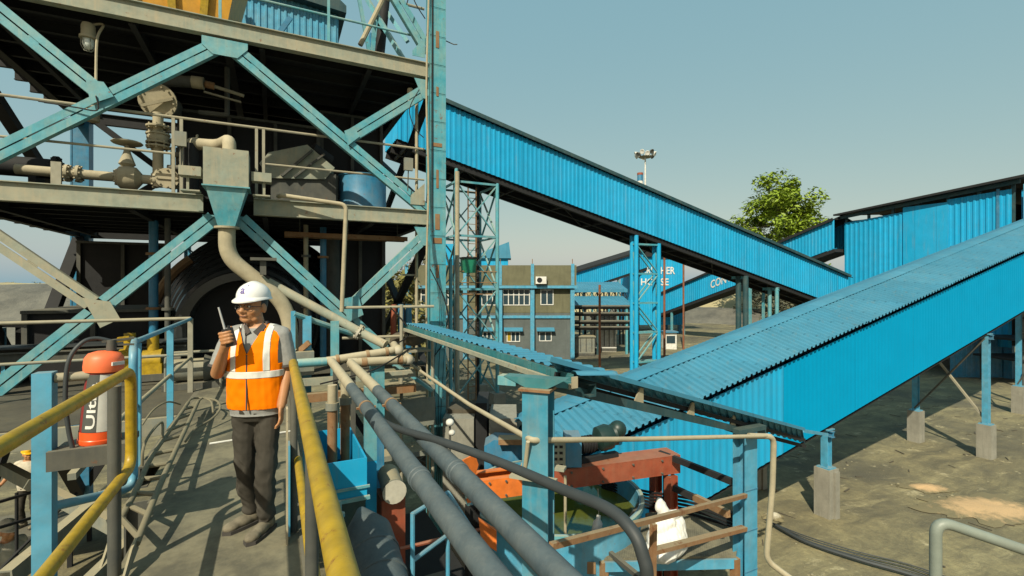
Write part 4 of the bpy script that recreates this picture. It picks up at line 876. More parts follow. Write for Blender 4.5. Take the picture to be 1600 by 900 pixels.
for a,b in (((-.95,14.2,ZT),(.4,14.2,13.2)),((-.95,14.2,13.6),(-.55,14.2,ZT))): MB().bar(a,b,.12,.1,(0,1,0)).build('brace','blue_dark',sh)
# ---- lower bay: bell shaped ribbed drum, gear ring, dark blocks added as deep shade behind the walkway
dr = thing('ribbed_drum', 'large black ribbed rotary drum lying behind the man under the tower', 'drum', (-.5,12.6,4.28))
o = V((-.55,11.6,5.05)); ax = V((.06,1,.03)).normalized(); prof = []; 
L = 3.8; nr = 7
for k in range(nr):
    z = L*k/nr; r = 1.22 + 1.0*k/(nr-1)
    prof += [(r,z),(r+.03,z+.34*L/nr),(r+.10,z+.40*L/nr),(r+.13,z+.50*L/nr),(r+.11,z+.60*L/nr),(r+.06,z+.66*L/nr)]
prof += [(1.7,L),(0,L)]
MB().lathe([(1.02,.6),(1.05,0)]+prof,o,ax,56).build('shell','drum',dr,35)
MB().lathe([(0,.5),(1.11,.5),(1.11,.56),(0,.56)],o,ax,40).build('end_plate','black',dr)
MB().tube([o+V((1.98*math.cos(R(a)),2.0,1.98*math.sin(R(a)))) for a in range(128,168,4)],.11,8).build('gear_rim','rust',dr)
m = MB(); m.box((-1.9,12.4,4.28),(1.1,12.8,4.75)); m.box((-1.7,14.2,4.28),(1.3,14.6,4.6)); m.build('cradle','dark',dr)
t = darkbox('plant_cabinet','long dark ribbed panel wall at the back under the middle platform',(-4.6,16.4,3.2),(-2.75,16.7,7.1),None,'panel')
t = darkbox('dark_machine','tall dark machine block added to blacken the tower right bay beside the drum',(1.35,12.4,3.9),(2.5,15.0,7.1))
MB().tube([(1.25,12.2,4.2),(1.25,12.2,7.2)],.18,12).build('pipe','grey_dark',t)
t = darkbox('dark_machine','low dark machine block added to blacken the bay left of the drum',(-4.2,12.2,4.28),(-2.2,14.6,5.45))
t = darkbox('dark_machine','black machine block added to blacken the back behind the drum',(-1.35,16.3,3.0),(1.7,17.0,6.6))
for k,(u,v_,z,mt,lb_) in enumerate([(-2.35,10.9,4.30,'yellow','small yellow gearbox on the tower floor behind the blue railing'),(-1.95,10.6,4.30,'yellow','yellow valve actuator on the floor just left of the man'),]):
    t = thing('gearbox',lb_,'gearbox',(u,v_,z)); MB().box((u-.3,v_-.22,z),(u+.3,v_+.22,z+.12)).build('base','grey_dark',t); MB().cyl((u-.14,v_,z+.34),(u+.14,v_,z+.34),.2,16).build('case',mt,t); MB().cyl((u,v_,z+.5),(u,v_,z+.82),.09,12).build('top_shaft',mt,t); MB().cyl((u+.14,v_,z+.34),(u+.42,v_,z+.34),.07,10).build('coupling','grey_dark',t)
    MB().box((u-.16,v_-.2,z+.12),(u+.16,v_+.2,z+.3)).build('foot',mt,t)
t = thing('motor_pump','dark grey pump set under a guard hoop behind the corner railing post','pump',(-1.2,9.7,4.28)); u,v_,z=-1.2,9.6,4.28
MB().cyl((u-.3,v_,z+.3),(u+.15,v_,z+.3),.18,18).build('motor','grey',t); MB().cyl((u+.15,v_,z+.3),(u+.34,v_,z+.3),.24,18,.15).build('pump_head','grey_dark',t); MB().box((u-.42,v_-.22,z),(u+.42,v_+.22,z+.1)).build('base','grey_dark',t)
MB().tube(fillet([(u-.36,v_-.24,z),(u-.36,v_-.24,z+.62),(u+.4,v_-.24,z+.62),(u+.4,v_-.24,z)],.14),.022,8).build('guard_hoop','grey',t)
cw = thing('crosswalk_conveyor','low dark conveyor frame across the tower floor behind the railings','frame',(-4,11.4,4.28))
m = MB(); m.ibeam((-6,11.0,4.75),(-1.5,11.0,4.75),.12,.2); m.ibeam((-6,11.6,4.75),(-1.5,11.6,4.75),.12,.2); m.build('side_frame','grey_dark',cw)
for u in (-5.6,-4,-2.4): MB().box((u-.05,11.0,4.28),(u+.05,11.6,4.64)).build('leg','dark',cw)
MB().sect((-6,11.3,4.9),(-1.5,11.3,4.9),[(-.28,0),(.28,0),(.28,.03),(-.28,.03)]).build('belt','hose',cw)

t = thing('lattice_mast','slim blue lattice mast seen through the tower between the dark panel and the drum','mast',(-2.0,18.4,0))
for u in (-2.5,-1.7):
    for v in (18.2,18.9): MB().bar((u,v,-.1),(u,v,7.4),.09,.09,(1,0,0)).build('leg','blue_bright',t)
m = MB()
for k in range(10):
    a=.2+.7*k; m.bar((-2.5,18.2,a),(-1.7,18.2,a+.7),.04,.04); m.bar((-1.7,18.22,a),(-2.5,18.22,a+.7),.04,.04); m.bar((-2.5,18.2,a),(-1.7,18.2,a),.05,.05); m.bar((-2.5,18.9,a),(-1.7,18.9,a),.05,.05)
m.build('bracing','teal_dark',t)
t = thing('cable_tray','narrow rusty cable tray hung under the middle platform right of the hopper pipe','tray',(1.3,11.2,7.0))
m = MB(); m.box((.2,11.1,7.02),(2.8,11.14,7.12)); m.box((.2,11.4,7.02),(2.8,11.44,7.12)); u=.25
while u<2.8: m.box((u,11.141,7.03),(u+.03,11.399,7.05)); u+=.25
m.build('tray','rust',t); m = MB(); [m.tube([(.2,11.17+.06*k,7.075),(2.8,11.17+.06*k,7.075)],.02,6) for k in range(4)]; m.build('cables','black',t)
for u in (.5,1.5,2.6): MB().tube([(u,11.27,7.12),(u,11.27,7.42)],.012,5).build('hanger','grey_dark',t)
for k,(px,v,z0,z1,r,mt_,lb_) in enumerate([(478,11.3,4.3,7.3,.05,'pipe_beige','slim beige standpipe just right of the bent discharge pipe'),(505,11.6,4.3,7.3,.07,'blue_dark','dull blue standpipe behind the right lower brace'),(262,11.4,4.3,7.3,.05,'grey_dark','dark standpipe left of the black drum'),(240,11.9,4.3,7.3,.08,'blue_dark','dull blue standpipe left of the black drum')]):
    q = PV(px,445,v); t = thing('standpipe',lb_,'pipe',(q.x,v,z0)); MB().tube([(q.x,v,z0),(q.x,v,z1)],r,10).build('pipe',mt_,t); [MB().lathe([(r,0),(r+.05,0),(r+.05,.05),(r,.05)],(q.x,v,z0+h),(0,0,1),12).build('flange','rust' if k%2 else 'grey_dark',t) for h in (0.01,1.2,2.3)]
# ================================================================ WALKWAY, its railings, ladder
ZD = 4.28
walk = thing('elevated_walkway', 'brown chequer plate walkway on steel beams that the man stands on', 'walkway', (-.35, 4, 0))
m = MB(); m.box((-.84,-2.0,ZD-.012),(.22,5.6,ZD)); m.build('deck_plate','deck',walk)
m = MB(); m.box((-1.14,5.603,ZD-.012),(.22,10.0,ZD-.001)); m.build('deck_plate','deck',walk)
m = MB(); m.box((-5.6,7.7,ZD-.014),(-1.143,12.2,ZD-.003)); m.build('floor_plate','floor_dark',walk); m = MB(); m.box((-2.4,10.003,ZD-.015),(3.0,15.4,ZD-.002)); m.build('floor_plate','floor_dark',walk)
m = MB(); m.channel((.225,-2,ZD-.09),(.225,10,ZD-.09),.07,.2); m.channel((-.845,-2,ZD-.1),(-.845,5.6,ZD-.1),.07,.2,.015,(0,0,1),-1); m.channel((-1.145,5.6,ZD-.1),(-1.145,10,ZD-.1),.07,.2,.015,(0,0,1),-1); m.box((.205,-2,ZD+.001),(.222,10,ZD+.1)); m.build('edge_beam','grey_dark',walk)
m = MB(); m.box((-5.6,7.63,ZD-.24),(-1.15,7.69,ZD-.02)); m.build('edge_beam','grey',walk)
for v in (0,1.6,3.2,4.8,6.4,8.0,9.6): MB().ibeam((-.82 if v<5 else -1.12,v,ZD-.14),(.2,v,ZD-.14),.08,.16).build('cross_beam','dark',walk)
for u,v in ((-.8,-.5),(.2,-.5),(-1.1,5.4),(.2,5.4)): MB().ibeam((u,v,-.1),(u,v,ZD-.25),.16,.18,.016,(1,0,0)).build('leg','grey_dark',walk)
MB().tube([(-.62,6.05,ZD+.012),(.18,6.15,ZD+.012)],.011,6).build('seam_bar','white',walk)
# lower steelwork seen below the left edge
def P3(px,py,Y): return P(px,py,Y)
m = MB()
for a,b,w in (((0,735,6.5),(215,850,5.2),.16),((20,905,4.2),(215,740,6.0),.17),((100,960,3.6),(330,730,6.0),.14)):
    m.channel(P3(*a),P3(*b),w*.6,w,.016)
m.build('under_brace','grey',walk)
m = MB(); m.bar(P3(112,745,5.2),P3(160,690,6.0),.075,.075); m.build('under_strut','grey',walk)

gr = thing('guard_railing', 'light blue railing of flat posts round the left edge of the walkway', 'railing', (-1.2,6,ZD))
def post(u,v,w,d,h,mat='blue_bright',z=ZD-.2): return MB().box((u-w/2,v-d/2,z),(u+w/2,v+d/2,ZD+h)).build('post',mat,gr)
post(-1.29,4.0,.095,.095,1.17); post(-1.2,5.8,.075,.05,1.15); post(-1.2,7.5,.07,.04,1.15); post(-1.2,9.17,.07,.06,1.17,'rail_grey')
MB().tube(fillet([(-1.24,4.0,ZD+1.13),(-.98,4.02,ZD+1.13)],.05),.03,10).build('rail','rail_grey',gr)
MB().tube([(-1.2,5.75,ZD+1.17),(-1.2,9.2,ZD+1.17)],.026,10).build('rail','blue_bright',gr)
MB().tube([(-1.2,4.2,ZD+.55),(-1.2,9.2,ZD+.55)],.024,10).build('rail','grey',gr)
MB().tube([(-1.2,9.2,ZD+1.18),(-5.9,9.2,ZD+1.18)],.026,10).build('rail','rail_grey',gr)
MB().tube([(-1.24,9.2,ZD+.6),(-5.9,9.2,ZD+.6)],.024,10).build('rail','grey',gr)
for u in (-3.9,): post(u,9.2,.05,.05,1.17,'grey_dark')
q = [P(212,528,4.75),P(210,760,4.75),P(188,788,4.5),P(92,798,3.98/.895*.92)]
MB().tube(fillet([(-1.2,5.75,ZD+1.18),(-1.0,4.74,ZD+1.20),(-.99,4.70,ZD+.12),(-1.27,4.05,ZD+.30)],.12,6),.030,12).build('loop_rail','blue_bright',gr)
MB().box((-1.24,3.9,ZD+.64),(-.86,4.24,ZD+.68)).build('shelf','grey_dark',gr); MB().box((-1.24,3.86,ZD+.58),(-.83,3.897,ZD+.70)).build('shelf_lip','grey_dark',gr)

def bent_rail(name, label, u, loop, mat_post, group):
    t = thing(name, label, 'handrail', (u, 1.5, ZD), 0, group)
    return t
yl = thing('yellow_handrail', 'yellow pipe handrail on the left with two rails joined by a rounded end', 'handrail', (-.82,1.6,ZD), 0, 'yellow pipe handrails')
MB().tube(fillet([(-.81,-1.5,ZD+1.19),(-.81,3.78,ZD+1.18),(-.81,3.79,ZD+.57),(-.81,-1.5,ZD+.60)],.11,6),.030,14).build('pipe','yellow',yl)
MB().tube([(-.845,3.58,ZD-.2),(-.845,3.58,ZD+1.12)],.033,10).build('post','grey_dark',yl)
MB().tube([(-.865,1.2,ZD-.2),(-.865,1.2,ZD+1.13)],.026,10).build('post','grey_dark',yl)
yr = thing('yellow_handrail', 'thick yellow pipe handrail running towards the man on the right of the walkway', 'handrail', (.12,1.6,ZD), 0, 'yellow pipe handrails')
MB().tube([(.115,-1.2,ZD+1.17),(.12,3.72,ZD+1.17)],.029,14).build('pipe','yellow',yr)
MB().tube([(.150,-1.2,ZD+.50),(.150,3.66,ZD+.50)],.026,12).build('pipe','yellow',yr)
for v in (3.66,1.9,.4): MB().tube([(.125,v,ZD),(.125,v,ZD+1.14)],.024,10).build('post','grey_dark',yr)
MB().box((.085,3.6,ZD),(.10,3.72,ZD+.62)).build('post_sleeve','blue_bright',yr); MB().box((.072,3.48,ZD),(.084,3.56,ZD+.9)).build('post_sleeve','pipe_beige',yr)
# steel ladder lying on the deck
ld = thing('hook_ladder', 'grey steel ladder with a rounded hooped top lying along the walkway deck', 'ladder', (-.85,5.5,ZD))
def LP(px,py,d=1.52): return P(px,py,d*747/(py-445))
RR = [LP(213,850,1.60),LP(247,765),LP(272,709),LP(297,655),LP(310,627)]; LL = [LP(186,815,1.60),LP(213,765),LP(236,715),LP(268,668),LP(294,629)]
for rr_ in (RR,LL): MB().tube(smoothline(rr_,5),.021,10).build('side_rail','ladder_steel',ld)
def along(pts,t):
    k = t*(len(pts)-1); i = min(int(k),len(pts)-2); return pts[i].lerp(pts[i+1],k-i)
for k in range(10):
    t = (k+.25)/10; MB().tube([along(LL,t),along(RR,t)],.018,8).build('rung','ladder_steel',ld)
MB().tube(smoothline([LL[-1],LP(300,623),LP(318,622),LP(338,626),LP(344,638,1.55),LP(330,655,1.62),LP(305,670,1.64),LP(290,690,1.66)],6),.013,8).build('grab_hook','ladder_steel',ld)
MB().tube(smoothline([RR[-1],LP(318,622),LP(330,628),LP(333,645,1.6)],6),.012,8).build('grab_hook','ladder_steel',ld)
MB().tube(smoothline([LP(222,728,1.6),LP(224,700,1.45),LP(236,676,1.38),LP(253,660,1.38),LP(254,684,1.5)],6),.012,8).build('grab_hook','ladder_steel',ld)
MB().tube(smoothline([LP(222,664,1.5),LP(240,640,1.4),LP(262,628,1.38),LP(282,632,1.5)],6),.010,8).build('grab_hook','ladder_steel',ld)
for q,k in ((RR[0],1),(LL[0],1)):
    MB().prism([q+V((-.01,.02,.03)),q+V((-.01,-.10,.02)),q+V((-.02,-.34,-.13)),q+V((-.02,-.26,-.135)),q+V((-.01,.05,-.05))],(.012,0,0)).build('foot_plate','grey',ld)

# ================================================================ BIG PIPES ON THE RIGHT OF THE WALKWAY
def big_pipe(label, u, z, vend, joint):
    t = thing('slurry_pipe', label, 'pipe', (u, 4, z), 0, 'slate grey pipes along the walkway')
    MB().tube([(u,-1.5,z),(u,joint,z)],.068,18).build('pipe','pipe_grey',t)
    MB().tube([(u,joint+.001,z),(u,vend,z)],.067,18).build('dusty_end','pipe_beige',t)
    m = MB()
    for v in (3.1,3.16): m.lathe([(.069,0),(.076,.005),(.076,.03),(.069,.035)],(u,v,z),(0,1,0),18)
    m.build('weld_collar','pipe_grey',t)
    m = MB(); m.lathe([(.0685,0),(.074,.0),(.074,.05),(.0685,.05)],(u,5.2,z),(0,1,0),18); m.box((u-.10,5.205,z-.01),(u-.07,5.245,z+.01)); m.box((u+.07,5.205,z-.01),(u+.10,5.245,z+.01)); m.build('pipe_clamp','rust',t)
    for v in (.8,8.05): MB().bar((u,v,-.1),(u,v,z-.075),.07,.07,(0,1,0)).build('support','grey_dark',t)
    return t
big_pipe('left one of the two slate grey pipes beside the yellow handrail', .875, 4.70, 8.6, 6.3)
big_pipe('right one of the two slate grey pipes, nearer the green tank', 1.143, 4.70, 8.3, 6.0)
t = thing('cross_pipe','pale banded pipe with a white capped elbow lying across the pipe ends','pipe',(1.2,8.66,4.7))
MB().tube([(.0,8.66,4.70),(.80,8.66,4.70)],.075,14).build('teal_length','steel_teal',t); MB().tube(fillet([(.80,8.66,4.705),(1.98,8.66,4.82),(2.08,9.3,4.84)],.16),.072,16).build('pale_length','pipe_beige',t)
m = MB(); [m.lathe([(.073,0),(.085,.0),(.085,.05),(.073,.05)],(u,8.66,4.705+(u-.8)*.095),(1,0,.09),16) for u in (.95,1.45,1.78)]; m.build('coupling','rust',t); MB().ball((2.02,8.68,4.82),.096,14,8).build('elbow_cap','white_dusty',t)
t = thing('cross_pipe','beige pipe with rust bands and a white elbow, lower of the crossing pair','pipe',(1.6,8.36,4.7))
MB().tube(fillet([(1.10,8.36,4.70),(2.15,8.36,4.68),(2.2,9.2,4.68)],.14),.074,16).build('length','pipe_beige',t); m = MB(); [m.lathe([(.075,0),(.083,.0),(.083,.09),(.075,.09)],(u,8.36,4.69),(1,0,0),16) for u in (1.32,1.92)]; m.build('coupling','rust',t); MB().ball((2.13,8.38,4.68),.095,14,8).build('elbow_cap','white_dusty',t)
t = thing('feed_elbow','grey dusty elbow pipe and flange slanting down beside the tower brace','pipe',(1.7,9.5,4.9))
MB().tube(fillet([(-.1,10.0,6.05),(.9,9.75,5.45),(1.55,9.5,5.05),(1.9,9.2,4.86)],.2),.085,14).build('pipe','beam_dusty',t); m = MB(); flange(m,(1.45,9.55,5.1),(.8,-.3,-.5),.15,.04,8); m.build('flange','white_dusty',t)

st = thing('pipe_support_frame','patched blue and white steel frame that carries the crossing pipes','frame',(1.3,8.6,0))
MB().box((1.50,8.42,4.3-.9),(1.72,8.60,4.60)).build('post','steel_teal',st); MB().box((1.505,8.425,-.1),(1.715,8.595,3.395)).build('post','blue_dark',st)
MB().box((1.10,6.62,3.62),(1.25,6.76,4.62)).build('post','steel_teal',st); MB().box((1.103,6.623,-.1),(1.247,6.757,3.618)).build('post','blue_sheet',st)
MB().box((.1,8.72,4.3),(2.35,8.84,4.42)).build('beam','beam_dusty',st); MB().box((.1,8.70,4.02),(2.35,8.86,4.16)).build('beam','rust',st)
for u,h in ((.52,5.45),(.98,5.35)): MB().box((u-.07,9.1,1.0),(u+.07,9.16,h)).build('post','blue_bright' if u<.9 else 'steel_teal',st)
MB().box((.26,9.02,2.0),(.33,9.08,5.55)).build('post','blue_bright',st); MB().tube([(.3,9.05,5.5),(1.35,9.6,5.05)],.05,8).build('strut','steel_teal',st)
MB().bar((.1,9.3,4.55),(.55,9.0,5.0),.06,.09).build('strut','rust',st)
MB().box((-.1,8.9,4.45),(.62,9.4,4.85)).build('tray','grey',st)
rr = thing('stair_railing','pale grey double railing between the pipe frame and the blue column','railing',(2.4,9.4,3.4))
for z in (5.55,4.95): MB().tube([(1.2,9.9,z),(3.0,9.7,z)],.028,8).build('rail','rail_grey',rr)
for u in (2.3,2.95): MB().tube([(u,9.62,2.0),(u,9.62,5.6 if u<2.5 else 5.0)],.035,8).build('post','rail_grey',rr)
m = MB(); m.box((1.8,9.3,3.9),(2.9,9.9,4.0)); m.box((1.8,9.28,3.2),(2.9,9.3,3.75)); m.box((1.8,9.3,2.6),(2.9,9.9,2.7)); m.build('step_panel','grey',rr)
m = MB(); m.bar((2.0,9.2,4.55),(2.75,9.0,3.95),.14,.05); m.build('slide_plate','steel_teal',rr)
t = thing('sack','lumpy brown sacking bundle lying by the foot of the tall blue column','sack',(2.6,10.0,4.0)); mm = MB(); mm.ball((2.62,9.95,4.92),.26,14,10,(1.2,.8,.8)); mm.ball((2.35,10.0,4.85),.2,12,8,(1,.8,.8)); mm.build('bundle','scrap',t); MB().box((2.1,9.75,4.60),(2.95,10.2,4.64)).build('shelf','rail_grey',t)
for k,u in enumerate((2.45,2.62,2.8)):
    t = tag(MB().cyl((u,11.0,4.2),(u,11.0,5.55),.07,10).build('gas_cylinder','blue_dark' if k else 'red_oxide',None,40,(u,11.0,4.2)),['dull red slim cylinder standing left of two dark ones behind the sacking','middle slim dark cylinder standing behind the sacking','right slim dark cylinder standing behind the sacking'][k],'cylinder','slim cylinders by the column')
# blue hopper box with two brown pipes, and the big grey pump casing below the handrail
bx = thing('open_tank_box','open topped blue steel box tapering down under the grey pipes','tank',(.8,6.8,2.5))
u0,u1,v0,v1,zt_,zb_ = .40,1.04,6.15,7.6,3.84,3.36
m = MB(); w_=.025
m.box((u0,v0,zb_),(u1,v0+w_,zt_)); m.box((u0,v1-w_,zb_),(u1,v1,zt_)); m.box((u0,v0+w_,zb_),(u0+w_,v1-w_,zt_)); m.box((u1-w_,v0+w_,zb_),(u1,v1-w_,zt_)); m.build('box','blue_sheet',bx)
m = MB(); A=[(u0,v0,zb_),(u1,v0,zb_),(u1,v1,zb_),(u0,v1,zb_)]; B=[(u0+.2,v0+.3,2.3),(u1-.2,v0+.3,2.3),(u1-.2,v1-.4,2.3),(u0+.2,v1-.4,2.3)]; m.add(A+B,[(0,1,5,4),(1,2,6,5),(2,3,7,6),(3,0,4,7),(4,5,6,7)]); m.build('taper','teal_dark',bx,20)
m = MB(); m.box((u0-.03,v0-.03,zb_+.12),(u1+.03,v0-.004,zb_+.15)); m.box((u0-.03,v0-.05,zb_-.02),(u1+.03,v0-.003,zb_+.02)); m.box((u0,v0-.015,zb_+.15),(u0+.03,v0-.002,zt_)); m.build('rim','steel_teal',bx)
for u in (u0+.1,u1-.1): MB().box((u-.04,7.2,-.1),(u+.04,7.28,2.5)).build('leg','blue_dark',bx)
m = MB(); m.box((u0+.03,v0+.03,zb_-.0),(u1-.03,v1-.03,zb_+.02)); m.build('sludge','black',bx)
for k,(u,v,lb_) in enumerate(((.72,7.0,'brown vertical pipe standing in the open blue box, left one'),(.92,7.25,'brown vertical pipe standing in the open blue box, right one'))):
    t = thing('drain_pipe',lb_,'pipe',(u,v,zb_),0,'brown pipes in the blue box'); MB().tube([(u,v,zb_+.022),(u,v,4.35)],.065,14).build('pipe','rust',t); MB().tube([(u,v,4.351),(u,v,4.62)],.062,14).build('upper_pipe','pipe_beige',t); MB().lathe([(.066,0),(.09,0),(.09,.1),(.066,.1)],(u,v,4.28),(0,0,1),14).build('collar','grey',t)
pm = thing('pump_casing','large slate grey cylinder with a conical end and ring seams below the handrail','pump',(.85,4.6,0))
c = V((.86,5.05,3.42)); axp = V((0,-1,-.22)).normalized()
m = MB(); m.lathe([(0,-.42),(.05,-.42),(.245,0),(.25,.3),(.26,.305),(.26,.335),(.25,.34),(.25,.62),(.262,.625),(.262,.655),(.25,.66),(.25,2.4),(0,2.4)],c,axp,32); m.build('casing','pipe_grey',pm)
MB().box((.72,4.2,-.1),(1.0,4.5,3.06)).build('stand','grey_dark',pm); v_ = MB(); v_.tube(fillet([(.62,4.9,3.5),(.56,4.9,3.72),(.56,4.9,3.9)],.05),.03,8); v_.lathe([(.03,0),(.06,.01),(.06,.04),(.03,.05)],(.56,4.9,3.74),(0,0,1),12); v_.build('drain_valve','steel_teal',pm)
sb = thing('cage_railing','small frame of thin blue tube railings below the grey pipes','railing',(1.15,4.6,2))
for z in (3.84,3.4,2.9): MB().tube([P(622,835,4.1)*1.0 if False else V((.82+.35,4.45,z)),(1.62,4.75,z)],.022,8).build('rail','blue_bright',sb)
for u,v in ((1.17,4.45),(1.62,4.75)): MB().tube([(u,v,.1),(u,v,3.85)],.022,8).build('post','blue_bright',sb)
MB().tube([(1.62,4.75,3.84),(1.75,3.7,3.5)],.022,8).build('rail','blue_bright',sb)
bp = thing('base_platform','dark steel platform with dusty plates under the pipes','platform',(1.4,7,0))
MB().box((.4,5.2,2.2),(2.0,6.0,2.26)).build('plate','grey_dark',bp); MB().box((1.2,6.2,1.6),(2.6,9.0,1.66)).build('plate','dark',bp)
for u,v in ((1.25,6.3),(2.5,6.3),(1.25,8.9),(2.5,8.9),(.45,5.3),(1.9,5.3)): MB().box((u-.05,v-.05,-.1),(u+.05,v+.05,1.6 if v>6 else 2.2)).build('leg','dark',bp)
MB().tube([(1.2,6.15,2.6),(2.6,6.15,2.6)],.025,6).build('rail','red_oxide',bp); MB().box((1.28,6.14,1.66),(1.34,6.2,2.7)).build('upright','red_oxide',bp)
mt = thing('motor','white ended round motor beside the blue post under the grey pipes','motor',(1.45,6.8,1.66)); MB().cyl((1.45,6.5,3.22),(1.5,7.1,3.22),.15,20).build('body','grey',mt); MB().cyl((1.449,6.44,3.22),(1.45,6.499,3.22),.16,20,.13).build('end_cover','white_dusty',mt); MB().box((1.3,6.55,1.66),(1.62,7.0,3.08)).build('stand','red_oxide',mt)
# black hose
hs = MB(); hs.tube(smoothline([P(575,640,5.0),P(610,665,4.4),P(690,690,3.7),P(780,722,3.2),P(880,765,2.7),P(950,795,2.4),P(988,830,2.25),P(1005,870,2.2),P(1012,920,2.2),P(1014,1100,2.3)],8),.031,12)
tag(hs.build('rubber_hose','hose',None,40,P(1014,1100,2.3)),'thick black rubber hose sagging across the grey pipes down to the right','hose')
m = MB(); m.tube(smoothline([P(500,600,7.4),P(540,590,7.6),P(590,575,7.8),P(640,545,8.6)],6),.014,6)
tag(m.build('loose_cable','black',None,40,P(540,590,7.6)),'thin black cable sagging over the crossing pipes','cable')

# small clutter on the floor behind the railings, cables and conduits
t = thing('ladder_stand','small dark steel frame with a blue ladder rail at the left edge behind the brace','frame',P(18,600,9.4))
m = MB(); m.bar(P(-30,507,9.0),P(33,508,9.4),.09,.09); m.bar(P(31,508,9.4),P(31,606,9.4),.10,.10,(1,0,0)); m.bar(P(-30,560,9.0),P(31,556,9.4),.05,.05); m.build('stand_frame','dark',t); MB().bar(P(6,512,9.3),P(6,600,9.3),.06,.06,(1,0,0)).build('ladder_rail','blue_bright',t)
for k,(pts,r,lb_) in enumerate([([PV(150,150,10.12),PV(152,172,10.12),PV(120,168,10.12),PV(60,158,10.2)],.012,'thin cable running from the hanging lamp along the upper platform railing'),
        ([PV(655,140,10.05),PV(640,170,10.0),PV(648,200,10.0),PV(662,215,10.0)],.010,'thin cable looped from the small lamp beside the blue column'),
        ([PV(672,420,9.95),PV(695,470,9.9),PV(700,520,9.95),PV(676,560,9.98)],.012,'black cable hanging loose off the right of the tall blue column'),
        ([PV(610,480,9.6),PV(640,520,9.5),PV(600,545,9.2),PV(560,552,9.0)],.014,'dark hose draped over the beige elbow beside the tower brace')]):
    tag(MB().tube(smoothline(pts,6),r,6).build('hanging_cable','black',None,40,pts[0]),lb_,'cable')
for u,v_,z,lb_ in ((2.55,10.05,8.55,'small grey switch box on the railing near the blue column'),(-1.5,10.36,8.62,'small grey switch box on the railing left of the hopper')):
    t = thing('switch_box',lb_,'switch box',(u,v_,z)); MB().box((u-.09,v_-.05,z-.13),(u+.09,v_+.03,z+.13)).build('case','grey',t); MB().tube([(u,v_,z-.13),(u,v_+.05,z-.55)],.012,6).build('conduit','grey_dark',t)
t = thing('back_railing','thin blue railing far back on the tower floor left of the drum','railing',(-3,14.8,4.28))
for z in (4.9,5.4): MB().tube([(-4.6,14.9,z),(-2.1,14.9,z)],.025,6).build('rail','blue_bright',t)
for u in (-4.5,-3.3,-2.2): MB().tube([(u,14.9,4.28),(u,14.9,5.4)],.025,6).build('post','blue_bright',t)
# ================================================================ CANOPY over the pipe run, its columns
cp = thing('sheet_canopy','narrow bent canopy of light blue ribbed sheet on teal columns beside the pipes','canopy',(2.5,4,0))
MB().corr((2.42,3.50,5.20),(0,1,0),6.3,(.46,0,-.035),.19,.022,(0,0,1)).build('roof_sheet','blue_roof',cp,30)
m = MB(); m.box((2.33,3.55,5.075),(2.37,9.75,5.125)); m.box((2.37,3.55,5.075),(2.40,9.75,5.09)); m.build('edge_rail','beam_dusty',cp)
m = MB(); v = 3.6
while v < 9.7: m.box((2.36,v,5.092),(2.398,v+.02,5.185)); v += .38
m.box((2.40,3.6,5.092),(2.412,9.75,5.196)); m.build('rib_brackets','teal_mid',cp)
m = MB(); m.channel((2.66,3.6,5.03),(2.66,9.7,5.03),.08,.12); m.build('edge_beam','teal_dark',cp)
# the branch that runs off to the right, down the slope
N0,N1,F0,F1 = P(856,562,4.2),P(1254,671,7.6),P(880,590,4.75),P(1258,693,8.2)
e_ = (N1-N0).normalized(); nn_ = (N1-N0).cross(F0-N0).normalized(); nn_ = nn_ if nn_.z>0 else -nn_
MB().bar(N0+V((0,-.012,.01)),N1+V((0,-.012,.01)),.05,.045).build('edge_strip','blue_roof',cp)
MB().corr(N0,e_,(N1-N0).length,F0-N0,.2,.02,nn_,e2b=F1-N1).build('roof_sheet','blue_roof',cp,30)
m = MB(); m.bar(F0+V((0,0,-.05)),F1+V((0,0,-.05)),.03,.06); m.bar((N0+F0)/2+V((0,0,-.05)),(N1+F1)/2+V((0,0,-.05)),.05,.05); m.build('purlin','dark',cp)
B0,B1 = P(868,604,4.2),P(1152,671,6.55)
m = MB(); m.channel(B0,B1,.07,.085,.01); m.build('edge_beam','teal_dark',cp)
for t_ in (.36,.66,.97):
    q = B0.lerp(B1,t_); w_ = N0.lerp(N1,t_*.76); eb_ = (B1-B0).normalized(); MB().prism([q-eb_*.10+V((0,0,.045)),q+eb_*.06+V((0,0,.045)),q+eb_*.06+V((0,0,.20)),q+eb_*.0+V((0,0,.20))],(.01,.03,0)).build('bracket','pipe_beige',cp)
MB().bar(P(1254,673,7.9),P(1292,679,8.6),.05,.05).build('edge_bar','blue_bright',cp)
m = MB(); m.box((2.34,3.515,5.09),(2.40,3.53,5.19)); m.build('end_plate','pipe_beige',cp)
# rotated column
cc = V((2.06,3.62,0)); cr = Matrix.Translation(cc) @ Matrix.Rotation(R(-47.7),4,'Z')
def rb(nm,mat,*boxes):
    m = MB(cr); [m.box(a,b) for a,b in boxes]; return m.build(nm,mat,cp)
rb('column','post_blue',((-.115,-.10,-.1),(.115,-.085,5.09)),((-.115,.085,-.1),(.115,.10,5.09)),((-.03,-.0845,-.1),(.03,.0845,5.09)))
rb('column_cap','rust',((-.14,-.13,5.091),(.14,.13,5.113)))
m = MB(cr); m.prism([(-.1,-.07,5.114),(.1,-.07,5.114),(.26,-.07,5.20),(-.3,-.07,5.20)],(0,.14,0)); m.build('column_head','teal_mid',cp)
m = MB(cr); m.box((-.36,-.06,5.115),(-.19,.06,5.195)); m.box((-.365,-.04,5.125),(-.3601,.04,5.185)); m.build('bracket','steel_teal',cp)
MB().prism([(2.08,3.56,5.125),(2.36,3.56,5.075),(2.40,3.60,5.075),(2.12,3.70,5.125)],(0,0,.06)).build('head_link','teal_mid',cp)
